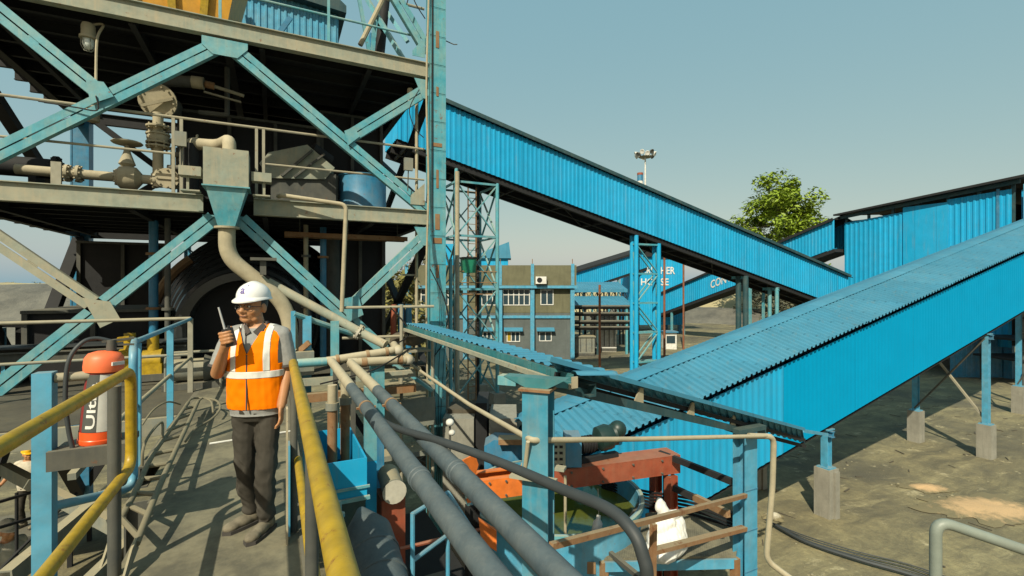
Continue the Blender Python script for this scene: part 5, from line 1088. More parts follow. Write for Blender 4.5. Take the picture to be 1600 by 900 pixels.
rb('base_plate','beam_dusty',((-.2,-.19,4.36),(.2,-.102,4.385)),((-.2,.102,4.36),(.2,.19,4.385)))
pz = P(1164,690,6.6); pu_, pv_, pt_ = pz.x, pz.y, P(1164,672,6.6).z
m = MB(); m.box((pu_-.12,pv_-.10,-.1),(pu_+.12,pv_-.085,pt_)); m.box((pu_-.12,pv_+.085,-.1),(pu_+.12,pv_+.10,pt_)); m.box((pu_-.008,pv_-.0845,-.1),(pu_+.008,pv_+.0845,pt_)); m.build('column','blue_bright',cp)
m = MB(); [m.box((pu_-.123,pv_-.106,z),(pu_+.123,pv_-.1015,z+.015)) for z in (3.2,2.65,2.1,1.5)]; m.build('column_seam','blue_dark',cp)
m = MB(); m.box((pu_-.26,pv_-.12,pt_+.002),(pu_+.28,pv_+.12,pt_+.06)); m.box((pu_+.125,pv_-.06,pt_-.12),(pu_+.36,pv_+.06,pt_-.02)); m.build('column_head','teal_dark',cp)
hb = thing('pipe_handrail','dusty pipe handrail fixed to the canopy columns, bending down at the far column','handrail',(2,4,4.6))
m = MB(); m.tube(fillet([P(640,568,9.6),P(733,632,6.0),P(831,688,4.02),P(1000,686,5.1),P(1204,681,6.5)],.06),.026,10); m.build('rail','pipe_beige',hb)
m = MB(); m.tube(fillet([P(1170,681,6.35),P(1209,682,6.5),P(1207,760,6.5),P(1197,875,6.5),P(1230,900,6.45),P(1290,940,6.3),P(1290,1155,6.3)],.12),.038,10); m.build('down_pipe','pipe_beige',hb)
MB().tube([P(825,690,4.02),P(820,735,4.1)],.018,8).build('bracket','pipe_beige',hb)
# steps / platform rails in rusty angle between the columns
rp = thing('rusty_railing','rusty angle iron railing crossing in front of the white sack','railing',(2,3.2,3.7))
m = MB(); m.bar(P(861,853,3.9),P(1165,774,6.45),.05,.05); m.build('bar','rust',rp); m = MB(); m.bar(P(1018,862,5.4),P(1163,825,6.45),.09,.05); m.build('bar','rust',rp); m = MB(); m.bar(P(1021,818,5.38),P(1019,930,5.38),.07,.05,(1,0,0)); m.build('upright','rust',rp)
pf = thing('work_platform','dusty steel platform with a blue edge where the white sack leans','platform',(2.6,3.8,0))
ZP = 2.30
pts = [PZ(944,873,ZP),PZ(1150,868,ZP),PZ(1160,806,ZP),PZ(1016,800,ZP)]
MB().prism(pts,(0,0,-.03)).build('plate','deck',pf); MB().bar(pts[0]+V((0,-.01,-.10)),pts[1]+V((0,-.01,-.10)),.04,.13).build('edge_beam','blue_bright',pf)
for q in pts: MB().box((q.x-.05,q.y-.03,-.1),(q.x+.05,q.y+.06,ZP-.04)).build('leg','rust',pf)
m = MB(); m.bar(PZ(948,862,ZP),PZ(1003,810,ZP)+V((0,0,.25)),.06,.06); m.bar(PZ(948,862,ZP)+V((0,0,.02)),PZ(1030,930,ZP)+V((0,0,.02)),.06,.06); m.build('brace','grey_dark',pf)
# tank with green water
tc = C(.67,7.75); tk = thing('settling_tank','round blue tank holding green water below the red beam','tank',tc)
Rt = 1.38; zr_ = 2.66
m = MB(); m.lathe([(Rt,-.1),(Rt,zr_),(Rt-.03,zr_),(Rt-.03,.5),(0,.5)],tc,(0,0,1),48); m.build('shell','blue_bright',tk,30)
m = MB(); m.lathe([(Rt+.002,zr_-.05),(Rt+.045,zr_-.05),(Rt+.045,zr_+.008),(Rt-.002,zr_+.008)],tc,(0,0,1),48); m.build('rim','steel_teal',tk)
wm, wnt, wb = newmat('green slurry water'); wb.inputs['Base Color'].default_value = (.075,.085,.014,1); wb.inputs['Roughness'].default_value = .12
nn_ = noi(wnt, nd(wnt,'ShaderNodeTexCoord').outputs['Object'], 5, 4); wnt.links.new(nd(wnt,'ShaderNodeBump',{'Height':nn_,'Strength':.12,'Distance':.02}).outputs[0], wb.inputs['Normal']); M['slurry'] = wm
m = MB(); m.lathe([(0,2.34),(Rt-.031,2.34)],tc,(0,0,1),48); m.build('water','slurry',tk)
dirv = (V((0,0,0))-tc).normalized(); side = V((dirv.y,-dirv.x,0))
q = tc + dirv*(Rt*.93+.012) + side*(-.48); m = MB(); m.bar(q+V((0,0,2.28)),q+V((0,0,2.12)),.17,.012,dirv); m.build('rust_patch','rust',tk)
q = C(.78,7.0); m = MB(); m.tube([q+V((0,0,1.6)),q+V((0,0,3.2))],.022,8); m.build('dip_pipe','pipe_beige',tk)
q = C(1.22,6.9); bt_ = thing('sample_bottle','small white bottle hanging over the green water','bottle',q+V((0,0,2.5))); m = MB(); ax_=V((.25,.1,1)).normalized(); m.lathe([(0,0),(.075,0),(.07,.14),(.03,.19),(.03,.24),(0,.24)],q+V((0,0,2.42)),ax_,14); m.build('body','white',bt_); MB().tube([q+V((0,0,2.42))+ax_*.23,q+V((.1,.1,3.0))],.006,5).build('string','rail_grey',bt_)
# agitator beam: orange left stretch, red oxide right stretch
bm_ = thing('agitator_bridge','red and orange steel bridge beam across the green tank','beam',C(1,7.2,0))
A_, B_, M_ = C(-.62,6.66,3.1), C(2.72,7.72,3.1), C(.30,6.95,3.1)
for off in (0,.4):
    o_ = V((-(B_-A_).normalized().y,(B_-A_).normalized().x,0))*off
    m = MB(); m.channel(A_+o_,M_+o_,.1,.28,.018,(0,0,1),-1 if off else 1); m.build('beam','orange',bm_); m = MB(); m.channel(M_+o_,B_+o_,.1,.28,.018,(0,0,1),-1 if off else 1); m.build('beam','red_oxide',bm_)
m = MB(); o_ = V((-(B_-A_).normalized().y,(B_-A_).normalized().x,0))*.5; m.prism([M_+V((0,0,.142)),B_+V((0,0,.142)),B_+o_*.75+V((0,0,.142)),M_+o_*.75+V((0,0,.142))],(0,0,.012)); m.build('top_plate','red_oxide',bm_)
for t_ in (.955,):
    for off in (.03,.45): q = A_.lerp(B_,t_)+o_*(off/.5); m = MB(); m.ibeam((q.x,q.y,-.1),(q.x,q.y,2.93),.14,.16,.015,(1,0,0)); m.build('leg','red_oxide',bm_)
q = A_.lerp(B_,.0)
m = MB(); m.prism([q+V((-.16,-.08,.12)),q+V((.06,.0,.12)),q+V((.16,.04,.36)),q+V((.10,.02,.52)),q+V((-.10,-.06,.50))],(.012,-.025,0)); m.build('end_bracket','orange',bm_)
bo = MB()
for t_ in (.03,.09,.16,.30,.45,.6,.75,.9):
    for dz in (-.10,.10): b_ = A_.lerp(B_,t_)+V((0,0,dz)); bo.lathe([(0,-.03),(.016,-.03),(.016,.0),(0,.0)],b_,V((-(B_-A_).normalized().y,(B_-A_).normalized().x,0)),6)
bo.build('bolts','grey_dark',bm_)
q = A_.lerp(B_,.02); m = MB(); m.ibeam((q.x,q.y,-.1),(q.x,q.y,2.92),.16,.16,.015); m.build('leg','dark',bm_); m = MB(); q=P(760,830,6.3); m.prism([P(748,812,6.3),P(776,830,6.3),P(776,862,6.3),P(752,846,6.3)],(0.02,.06,0)); m.build('end_bracket','orange',bm_)
gm = thing('agitator_motor','dark green and black motor with gearbox on the red beam','motor',C(1.28,7.3,3.28))
c1, c2, c3 = C(.98,7.42,3.50), C(1.30,7.50,3.52), C(1.70,7.62,3.60)
m = MB(); m.cyl(c1,c2,.115,18); [m.lathe([(.116,i*.045),(.135,i*.045),(.135,i*.045+.018),(.116,i*.045+.018)],c1,c2-c1,18) for i in range(7)]; m.build('motor','black',gm); MB().cyl(c1+(c1-c2)*.25,c1+V((0,0,.0)),.06,14).build('shaft_guard','rust',gm)
m = MB(); m.lathe([(0,-.02),(.1,0),(.19,.06),(.2,.22),(.16,.3),(.17,.34),(.1,.36),(0,.36)],c2+V((0,0,.04)),c3-c2,20); m.ball(c3+V((-.02,0,.10)),.14,14,9); m.build('gearbox','motor_green',gm); m = MB(); m.box((c1.x-.1,c1.y-.14,3.258),(c3.x-.0,c3.y+.1,3.33)); m.build('bed_plate','dark',gm)
eb = thing('control_panel','deep blue panel box with a grey punched front beside the motor','panel',C(.72,7.3,3.28))
q0,q1 = P(863,731,7.1),P(884,692,7.1); m = MB(CAMROT); X0,X1 = (863-800)/747*7.1,(886-800)/747*7.1; m.box((X0+.2,7.12,3.28),(X1+.22,7.5,3.72)); m.build('case','blue_dark',eb)
m = MB(CAMROT); m.box((X0-.02,7.05,3.28),(X0+.19,7.11,3.74)); m.build('front_plate','beam_dusty',eb); m = MB(CAMROT); [m.box((X0+.02+.08*i,7.045,3.32+.09*j),(X0+.07+.08*i,7.049,3.36+.09*j)) for i in range(2) for j in range(4)]; m.build('holes','black',eb)
bb = thing('blue_cover','rounded deep blue cover behind the orange beam','machine cover',C(-.1,9.5,0))
m = MB(CAMROT); m.prism([(-.54,9.3,2.25),(.42,9.3,2.25),(.42,9.3,2.93),(-.35,9.3,2.98),(-.54,9.3,2.86)],(0,.5,0)); m.build('cover','blue_dark',bb); m = MB(CAMROT); m.box((-.26,9.1,2.95),(.34,9.4,3.05)); m.build('lid_bar','rust',bb); MB(CAMROT).box((-.5,9.35,-.1),(.4,9.75,2.249)).build('stand','dark',bb)
# dusty foundations and dark posts behind the beam
fo = thing('concrete_foundation','dusty concrete machine foundation between the blue column and the front canopy column','foundation',C(-.8,10.5,0))
m = MB(CAMROT); m.box((-1.45,10.0,-.3),(-.8,11.2,3.2)); m.box((-.48,10.0,-.3),(.1,11.2,3.2)); m.build('block','concrete',fo); m = MB(CAMROT); m.box((-.77,10.1,-.3),(-.53,11.2,3.5)); m.build('post','dark',fo); MB(CAMROT).box((-1.4,10.4,3.205),(-.79,11.1,3.29)).build('slab','scrap',fo)
lp = thing('flood_lamp','pair of small white round lamps on the foundation beside the blue column','lamp',P(706,668,8.6)); 
for px,py,r in ((703,660,.075),(706,676,.06)): MB().ball(P(px,py,8.6),r,12,8,(1,1,.9)).build('lamp_head','white',lp)
MB().tube([P(703,655,8.65),P(703,720,8.65)],.02,6).build('bracket','grey_dark',lp)
# scrap heap round the trestle foot
rnd = random.Random(11); sm = MB(); hc = C(-1.2,17.2)
for _ in range(260):
    r_ = rnd.random()**.6*2.1; a = rnd.random()*6.28; x,y = hc.x+math.cos(a)*r_*1.25, hc.y+math.sin(a)*r_*.9; z = max(.05,1.9*(1-r_/2.2))*rnd.uniform(.75,1)
    d = V((rnd.gauss(0,1),rnd.gauss(0,1),rnd.gauss(0,.5))).normalized()*rnd.uniform(.12,.55); p = V((x,y,z)); sm.bar(p-d,p+d,rnd.uniform(.03,.22),rnd.uniform(.02,.07),(rnd.random()+.1,rnd.random(),.5))
sm.lathe([(2.6,-.2),(1.6,.9),(.5,1.5),(0,1.55)],hc,(0,0,1),16)
struct('scrap_heap',sm,'scrap','stuff','tangled heap of dark scrap metal at the foot of the first trestle',smooth=0)
gb = thing('green_box','green plastic bin hung on the lattice trestle','bin',PV(735,415,19.9)); q=PV(735,415,19.9); m=MB(); m.prism([q+V((-.3,0,.32)),q+V((.3,0,.32)),q+V((.24,0,-.32)),q+V((-.24,0,-.32))],(0,.5,0)); m.build('body','green',gb); MB().box((q.x-.36,q.y-.05,q.z+.322),(q.x+.36,q.y+.55,q.z+.38)).build('rim','dark',gb)
# white sack
# (body made with the figures below)
# near pipe rail at bottom right
pr = thing('galvanised_railing','grey galvanised pipe railing with a bent corner at the bottom right','railing',P(1460,900,2.4))
m = MB(); m.tube(fillet([P(1462,2314,2.4),P(1462,812,2.4),P(1620,866,2.35),P(1900,960,2.3)],.08,6),.026,14); m.build('rail','galv',pr)
gh = MB()
for k in range(4): gh.tube(smoothline([PZ(1195+6*k,812+3*k,.05),PZ(1260,838+3*k,.04),PZ(1340,862+4*k,.05),PZ(1420,882+5*k,.04),PZ(1520,915+5*k,.05),PZ(1640,950+6*k,.05)],6),.015 if k<3 else .04,6)
tag(gh.build('ground_hoses','hose',None,40,PZ(1340,862,.05)),'bundle of dark hoses lying across the dusty ground at the bottom right','hose')
def mound(name,mat,pts_px,h,label,seed):
    c = PZ(*pts_px,0); mb = MB(); rings=10; seg=72; rx,ry = h[0],h[1]
    for i in range(rings+1):
        f = 1-i/rings
        for k in range(seg):
            a = 6.2832*k/seg; w = 1+.45*mnoise.noise(V((math.cos(a)*1.3+seed,math.sin(a)*1.3,0)))+.30*mnoise.noise(V((math.cos(a)*5+seed,math.sin(a)*5,0)))+.18*mnoise.noise(V((math.cos(a)*14+seed,math.sin(a)*14,0)))
            p = c + C(math.cos(a)*rx*f*w, math.sin(a)*ry*f*w); zz = h[2]*(1-f**1.5) + .05*mnoise.noise(V((p.x*2,p.y*2,seed)))*(1-f) + .02
            mb.v.append(V((p.x,p.y,gz(p.x,p.y)+zz)))
    mb.f = [(i*seg+k,i*seg+(k+1)%seg,(i+1)*seg+(k+1)%seg,(i+1)*seg+k) for i in range(rings) for k in range(seg)] + [tuple(rings*seg+k for k in range(seg))]
    m_, nt, b_ = newmat(name+' '+str(seed)); base = M[mat]
    co = nd(nt,'ShaderNodeTexCoord').outputs['Object']
    loc = nd(nt,'ShaderNodeMapping',{0:co,1:tuple(-(CAMROT.inverted() @ c)),2:(0,0,0)}).outputs[0] if False else nd(nt,'ShaderNodeVectorMath',{0:co,1:tuple(c)},operation='SUBTRACT').outputs[0]
    rot = nd(nt,'ShaderNodeVectorRotate',{0:loc,3:YAW},rotation_type='Z_AXIS').outputs[0]
    sc2 = nd(nt,'ShaderNodeVectorMath',{0:rot,1:(1/rx,1/ry,0)},operation='MULTIPLY').outputs[0]
    ln = nd(nt,'ShaderNodeVectorMath',{0:sc2},operation='LENGTH').outputs['Value']
    nz_ = noi(nt,co,3.5,8,.7); nf_ = noi(nt,co,40,4,.6)
    edge = ramp(nt, mth2(nt,'ADD',ln,mth2(nt,'MULTIPLY',nz_,1.3)), 1.05, 1.45)
    A1,A2 = ((.60,.40,.21,1),(.40,.28,.15,1)) if mat=='sand' else ((.55,.52,.42,1),(.36,.33,.25,1))
    nt.links.new(mixc(nt,edge,mixc(nt,nf_,A1,A2),(.175,.15,.083,1)),b_.inputs['Base Color']); b_.inputs['Roughness'].default_value=.95
    nt.links.new(nd(nt,'ShaderNodeBump',{'Height':nf_,'Strength':.5,'Distance':.02}).outputs[0],b_.inputs['Normal'])
    return struct(name,mb,m_,'stuff',label)
mound('sand_patch','sand',(1545,796),(1.75,.95,.05),'flat patch of spilled orange sand on the right hand ground',2)
mound('sand_patch','sand',(1452,763),(.7,.4,.03),'small streak of pale sand beside the orange patch',7)
mound('powder_heap','lime',(1208,806),(.26,.22,.12),'little white powder heap behind the vertical pipe',5)
# small stones
rnd = random.Random(3); sm = MB()
for _ in range(500):
    p = C(rnd.uniform(3,26), rnd.uniform(9,32)); s = rnd.choice((.015,.02,.025,.04))*rnd.uniform(.7,1.4); sm.ball((p.x,p.y,gz(p.x,p.y)+s*.25),s,6,4,(1.2,.9,.6))
struct('loose_stones',sm,'stone','stuff','loose stones scattered over the dusty ground',smooth=0)
# dark sleeper kerb and steel braces behind the red legs
br = thing('rail_frame','dark and rusty slanting bars between the red legs and the canopy column','frame',P(1100,760,6.2))
m = MB(); m.bar(P(1030,708,7.9),P(1052,716,7.7),.06,.09); m.bar(P(1052,716,7.6),P(1150,755,6.75),.06,.09); m.bar(P(1052,762,7.4),P(1154,810,6.75),.06,.09); m.build('bar','dark',br)
m = MB(); m.bar(P(1085,777,6.95),P(1138,803,6.3),.065,.095); m.build('rusty_length','rust',br)
for px,py,Y in ((1040,712,7.8),): q=P(px,py,Y); MB().box((q.x-.03,q.y-.03,-.1),(q.x+.03,q.y+.03,q.z)).build('post','dark',br)
m = MB()
for k in range(6): m.tube(smoothline([P(940,752+4*k,8.6),P(1010,768+5*k,8.1),P(1090,782+6*k,7.6),P(1165,812+5*k,7.2)],5),.022,5)
tag(m.build('cable_bundle','black',None,40,P(1010,768,8.1)),'bundle of black cables stretched behind the red legs','cable')

rnd = random.Random(8); sm = MB()
for _ in range(160):
    p = C(rnd.uniform(4,24), rnd.uniform(9.5,30)); a = rnd.random()*6.28; L_ = rnd.uniform(.04,.22); d = V((math.cos(a),math.sin(a),0))*L_; z = gz(p.x,p.y)+.012
    sm.bar((p.x-d.x,p.y-d.y,z),(p.x+d.x,p.y+d.y,z+.01),rnd.uniform(.01,.05),.012)
struct('ground_litter',sm,'scrap','stuff','scattered dark chips and sticks on the dusty ground',smooth=0)
# ================================================================ FIGURES
M['skin'] = plain('brown skin', (0.42,0.20,0.088), rough=.5, var=.88, s=14)
M['vest'] = plain('orange safety vest', (0.95,0.21,0.0), rough=.7, var=.9, s=5)
M['reflect'] = plain('silver reflective tape', (0.66,0.66,0.62), rough=.38, var=.9, s=30)
M['shirt'] = plain('grey knit shirt', (0.27,0.275,0.265), rough=.85, var=.85, s=40)
M['collar'] = plain('dark grey collar', (0.085,0.075,0.07), rough=.85)
M['trousers'] = plain('grey brown trousers', (0.060,0.055,0.046), rough=.9, var=.72, s=9)
M['shoe'] = plain('dusty grey shoe', (0.21,0.185,0.135), rough=.85, var=.6, s=18)
M['sole'] = plain('dark sole', (0.05,0.045,0.04), rough=.9)
M['helmet'] = plain('white helmet shell', (0.70,0.70,0.69), rough=.28, var=.97)
M['helmet_y'] = plain('yellow helmet shell', (0.75,0.42,0.01), rough=.35)
M['hair'] = plain('black hair', (0.012,0.010,0.009), rough=.55)
M['eye'] = plain('eye white', (0.62,0.58,0.52), rough=.3)
M['ink'] = plain('purple print', (0.085,0.05,0.28), rough=.5)
M['cloth_w'] = plain('dusty pale cloth', (0.52,0.48,0.38), rough=.9, var=.75, s=12)
M['sackcloth'] = plain('white woven sack', (0.74,0.73,0.68), rough=.7, var=.86, s=10)
M['radio'] = plain('black radio plastic', (0.018,0.018,0.02), rough=.45)
M['aerial'] = plain('grey aerial', (0.42,0.42,0.42), rough=.4)
M['lens'] = plain('dark lip', (0.24,0.085,0.05), rough=.5)
for k_ in ('vest','shirt','collar','trousers','cloth_w','shoe'): M[k_].node_tree.nodes['Principled BSDF'].inputs['Specular IOR Level'].default_value = 0.1
def cap(mb, p, q, r1, r2, seg=14):
    p, q = V(p), V(q); L = (q-p).length; prof = [(r1*math.cos(t), -r1*math.sin(t)) for t in [math.pi/2*(1-i/5) for i in range(6)]] + [(r2*math.cos(t), L + r2*math.sin(t)) for t in [math.pi/2*i/5 for i in range(6)]]
    n0 = len(mb.v); mb.lathe(prof, p, q-p, seg)
    n = len(prof); mb.f += [tuple(n0+k for k in range(seg-1,-1,-1)), tuple(n0+(n-1)*seg+k for k in range(seg))]
    return mb
def chain(mb, pts, rs):
    for i in range(len(pts)-1): cap(mb, pts[i], pts[i+1], rs[i], rs[i+1], 10)
def ell(mb, c, r, rot=None):
    old = mb.M; mb.M = old @ Matrix.Translation(V(c)) @ (rot.to_4x4() if rot is not None else Matrix.Identity(4)); mb.ball((0,0,0), 1.0, 18, 12, r); mb.M = old; return mb
def loft(mb, rings, n=28, e=2.3):
    vs = []; 
    for z,cx,cy,rx,ry in rings:
        for k in range(n):
            a = 2*math.pi*k/n; c, s = math.cos(a), math.sin(a)
            vs.append((cx+rx*math.copysign(abs(c)**(2/e),c), cy+ry*math.copysign(abs(s)**(2/e),s), z))
    m = len(rings); fs = [(i*n+k, i*n+(k+1)%n, (i+1)*n+(k+1)%n, (i+1)*n+k) for i in range(m-1) for k in range(n)]
    fs += [tuple(range(n-1,-1,-1)), tuple((m-1)*n+k for k in range(n))]
    return mb.add(vs, fs)
def fuse(mb, voxel, smooth=4, bend=None):
    """union of overlapping closed pieces as one continuous skin"""
    me = bpy.data.meshes.new('skin'); me.from_pydata([tuple(p) for p in mb.v], [], mb.f); me.validate(); me.update()
    b = bmesh.new(); b.from_mesh(me); bmesh.ops.recalc_face_normals(b, faces=b.faces); b.to_mesh(me); b.free()
    o = bpy.data.objects.new('skin', me); COL.objects.link(o)
    r = o.modifiers.new('r','REMESH'); r.mode = 'VOXEL'; r.voxel_size = voxel; r.use_smooth_shade = True
    if smooth: s = o.modifiers.new('s','SMOOTH'); s.factor = .5; s.iterations = smooth
    dg = bpy.context.evaluated_depsgraph_get(); ne = bpy.data.meshes.new_from_object(o.evaluated_get(dg))
    out = MB(); out.v = [v.co.copy() for v in ne.vertices]; out.f = [tuple(p.vertices) for p in ne.polygons]
    bpy.data.objects.remove(o); bpy.data.meshes.remove(me); bpy.data.meshes.remove(ne)
    if bend: out.v = [bend(p) for p in out.v]
    return out
def cut(mb, planes=(), keep=None):
    """slice the mesh along planes, then keep the faces whose centre passes the test"""
    b = bmesh.new(); vs = [b.verts.new(p) for p in mb.v]; b.verts.ensure_lookup_table()
    for f in mb.f:
        try: b.faces.new([vs[i] for i in f])
        except ValueError: pass
    for co, no in planes: bmesh.ops.bisect_plane(b, geom=b.verts[:]+b.edges[:]+b.faces[:], plane_co=co, plane_no=no, dist=1e-5)
    if keep: bmesh.ops.delete(b, geom=[f for f in b.faces if not keep(f.calc_center_median())], context='FACES')
    b.verts.index_update(); out = MB(); out.v = [v.co.copy() for v in b.verts]; out.f = [tuple(v.index for v in f.verts) for f in b.faces]; b.free(); return out
def puff(mb, d):
    me = bpy.data.meshes.new('t'); me.from_pydata([tuple(p) for p in mb.v],[],mb.f); me.update()
    out = MB(); out.v = [v.co + v.normal*d for v in me.vertices]; out.f = list(mb.f); bpy.data.meshes.remove(me); return out
def thick(mb, t):
    """give a sheet of cloth a thickness"""
    me = bpy.data.meshes.new('t'); me.from_pydata([tuple(p) for p in mb.v],[],mb.f); me.update(); n = len(mb.v)
    ed = {}
    for f in mb.f:
        for i in range(len(f)):
            a, c = f[i], f[(i+1)%len(f)]; k = (min(a,c),max(a,c)); ed.setdefault(k,[]).append((a,c))
    out = MB(); out.v = [p.copy() for p in mb.v] + [v.co - v.normal*t for v in me.vertices]
    out.f = list(mb.f) + [tuple(i+n for i in reversed(f)) for f in mb.f] + [(e[0][1],e[0][0],e[0][0]+n,e[0][1]+n) for e in ed.values() if len(e)==1]
    bpy.data.meshes.remove(me); return out
def place(mb, Mx): mb.v = [Mx @ p for p in mb.v]; return mb
TORSO = [(.84,0,.005,.155,.105),(.90,0,.005,.168,.118),(.98,0,0,.168,.122),(1.06,0,-.004,.168,.124),(1.16,0,-.006,.172,.124),(1.26,0,-.004,.182,.120),(1.33,0,.0,.178,.108),(1.385,0,.006,.150,.088),(1.42,0,.012,.098,.070),(1.45,0,.014,.066,.060)]
def hand(mb, wrist, dirv, out, curl, s=1.0):
    """palm, four unequal bent fingers and a thumb; dirv along the hand, out = back-of-hand normal"""
    w, d, o = V(wrist), V(dirv).normalized(), V(out).normalized(); x = d.cross(o).normalized()
    ell_rot = Matrix((x, o, d)).transposed()
    ell(mb, w + d*.045*s, (.042*s,.016*s,.052*s), ell_rot)
    for i,(k,L) in enumerate(((-.033,.062),(-.011,.072),(.011,.068),(.032,.054))):
        p0 = w + d*.055*s + x*k*s*.8; p1 = w + d*.092*s + x*k*s
        d1 = (d*math.cos(curl*.7) - o*math.sin(curl*.7)); p2 = p1 + d1*L*.5*s; d2 = (d*math.cos(curl*1.7) - o*math.sin(curl*1.7)); p3 = p2 + d2*L*.5*s
        chain(mb, [p0,p1,p2,p3], [.0095*s,.0092*s,.0083*s,.0072*s])
    t0 = w + d*.02*s - x*.03*s; chain(mb, [t0, t0 - x*.026*s + d*.03*s - o*.012*s, t0 - x*.026*s + d*.06*s - o*.026*s], [.012*s,.011*s,.009*s])
def make_person(label, loc, theta, cfg):
    vox = cfg.get('voxel', .0055); fine = cfg.get('fine', False)
    root = thing('person', label, 'person', loc, theta)
    W = Matrix.Translation(V(loc)) @ Matrix.Rotation(theta,4,'Z')
    ht = Matrix.Translation((cfg.get('lean',0),.0,1.50)) @ Matrix.Rotation(cfg.get('head_turn',0),4,'Z') @ Matrix.Rotation(cfg.get('head_nod',0),4,'X') @ Matrix.Translation((0,0,-1.50))
    body = MB(); loft(body, [(z,cx,cy,rx*.93,ry*.92) for z,cx,cy,rx,ry in TORSO])
    cap(body,(0,.016,1.37),(cfg.get('lean',0)*.9,.004,1.52),.062,.055)
    for sgn in (-1,1): cap(body,(sgn*.05,.02,1.400),(sgn*.150,.01,1.365),.05,.05)
    body.M = ht
    ell(body,(0,.004,1.600),(.081,.098,.100)); ell(body,(0,-.028,1.535),(.073,.072,.074)); ell(body,(0,-.062,1.478),(.034,.03,.026)); cap(body,(-.038,-.035,1.485),(.038,-.035,1.485),.028,.028)
    for s in (-1,1): ell(body,(s*.043,-.062,1.535),(.028,.03,.028)); ell(body,(s*.082,.006,1.555),(.011,.024,.033)); ell(body,(s*.030,-.086,1.592),(.028,.014,.011)); ell(body,(s*.015,-.106,1.528),(.010,.010,.009))
    cap(body,(0,-.092,1.58),(0,-.117,1.535),.011,.0165); ell(body,(0,-.097,1.5065),(.025,.011,.0062)); ell(body,(0,-.095,1.4975),(.021,.011,.0065))
    body.M = Matrix.Identity(4)
    for s, J in ((-1, cfg['rarm']), (1, cfg['larm'])):
        S, E, Wr = [V(p) for p in J]; cap(body, S, E, .052, .043); mid = E.lerp(Wr,.3); cap(body, E, mid, .043, .042); cap(body, mid, Wr, .042, .029)
        hd = cfg['rhand' if s < 0 else 'lhand']; 
        if callable(hd): hd(body, Wr)
        else: hand(body, Wr, hd[0], hd[1], hd[2])
    for s, J in ((-1, cfg['rleg']), (1, cfg['lleg'])):
        H, K, A = [V(p) for p in J]; cap(body, H, K, .072,.044); cap(body, K, A, .044,.034)
    place(fuse(body, vox, 3), W).build('body','skin',root,180)
    # trousers
    def wr(p):
        w_ = 3*mnoise.noise(V((p.x*6,p.y*6,p.z*4))); n = mnoise.noise(V((p.x*18+w_,p.y*18,p.z*20+p.x*14)))*.7 + mnoise.noise(V((p.x*9+4,p.y*9+w_,p.z*8-p.x*10)))
        k = .006 + .009*max(0,(.62-p.z)/.5) if p.z < .8 else .004
        return p + V((n*k,n*k,0))
    tr = MB(); loft(tr, [(.78,0,.005,.135,.10),(.84,0,.005,.172,.124),(.92,0,.004,.172,.126),(1.0,0,.0,.168,.124)])
    for J in (cfg['rleg'],cfg['lleg']):
        H,K,A = [V(p) for p in J]; cap(tr,H,K,.088,.066); cap(tr,K,A+V((0,0,.02)),.066,.057)
    tr = fuse(tr, vox*1.25, 4, wr); tr = cut(tr, [((0,0,1.0),(0,0,1))], lambda c: c.z < .985)
    place(tr,W).build('trousers',cfg.get('trousers','trousers'),root,180)
    # shoes
    for J, ya in ((cfg['rleg'],cfg.get('rfoot',-.6)),(cfg['lleg'],cfg.get('lfoot',0))):
        A = V(J[2]); F = Matrix.Translation((A.x,A.y,0)) @ Matrix.Rotation(ya,4,'Z')
        sh = MB(F); ell(sh,(0,.03,.055),(.042,.055,.055)); ell(sh,(0,-.06,.045),(.045,.09,.042)); ell(sh,(0,-.14,.038),(.046,.06,.034)); cap(sh,(0,.02,.06),(0,.02,.13),.046,.05)
        sh = fuse(sh, .008, 3); sh = cut(sh,[((0,0,.014),(0,0,1))], lambda c: c.z > .014); s_ = place(sh,W).build('shoe','shoe',root,180)
        so = MB(W@F); so.prism([(x,y,0) for x,y in [(-.035,.08),(.035,.08),(.045,.0),(.05,-.1),(.045,-.17),(0,-.205),(-.045,-.17),(-.05,-.1),(-.045,0)]],(0,0,.024)); so.build('sole','sole',s_)
    # shirt with sleeves
    sh = MB(); loft(sh, [(.79,0,.005,.178,.132)]+[(z,cx,cy,rx+(.016 if z<.95 else .004),ry+(.018 if z<.95 else .004)) for z,cx,cy,rx,ry in TORSO if z < 1.44])
    for s,J in ((-1,cfg['rarm']),(1,cfg['larm'])):
        S,E,Wr = [V(p) for p in J]; cap(sh, S+V((-s*.07,.005,.012)), S+V((-s*.008,0,-.006)), .062,.062); cap(sh, S+V((-s*.008,0,-.006)), S.lerp(E,.80), .062,.067)
    sh = fuse(sh, vox*1.25, 4, lambda p: p + V((1,1,0))*mnoise.noise(p*22)*.003)
    planes=[]; tests=[]
    for s,J in ((-1,cfg['rarm']),(1,cfg['larm'])):
        S,E,Wr = [V(p) for p in J]; c0 = S.lerp(E,.86); planes.append((c0,(E-S).normalized())); tests.append((c0,(E-S).normalized(),s))
    planes += [((0,0,.825),(0,0,1))]
    sh = cut(sh, planes, lambda c: c.z > .825 and all(not((c-c0).dot(n) > 0 and c.x*s > .19) for c0,n,s in tests))
    so = place(thick(sh,.003),W).build('shirt',cfg.get('shirt','shirt'),root,180)
    for c0,n,s in tests:
        if fine:
            cu = MB(W); cu.lathe([(.066,-.012),(.071,-.012),(.071,.004),(.066,.004)],c0,n,24); cu.build('sleeve_cuff','collar',so)
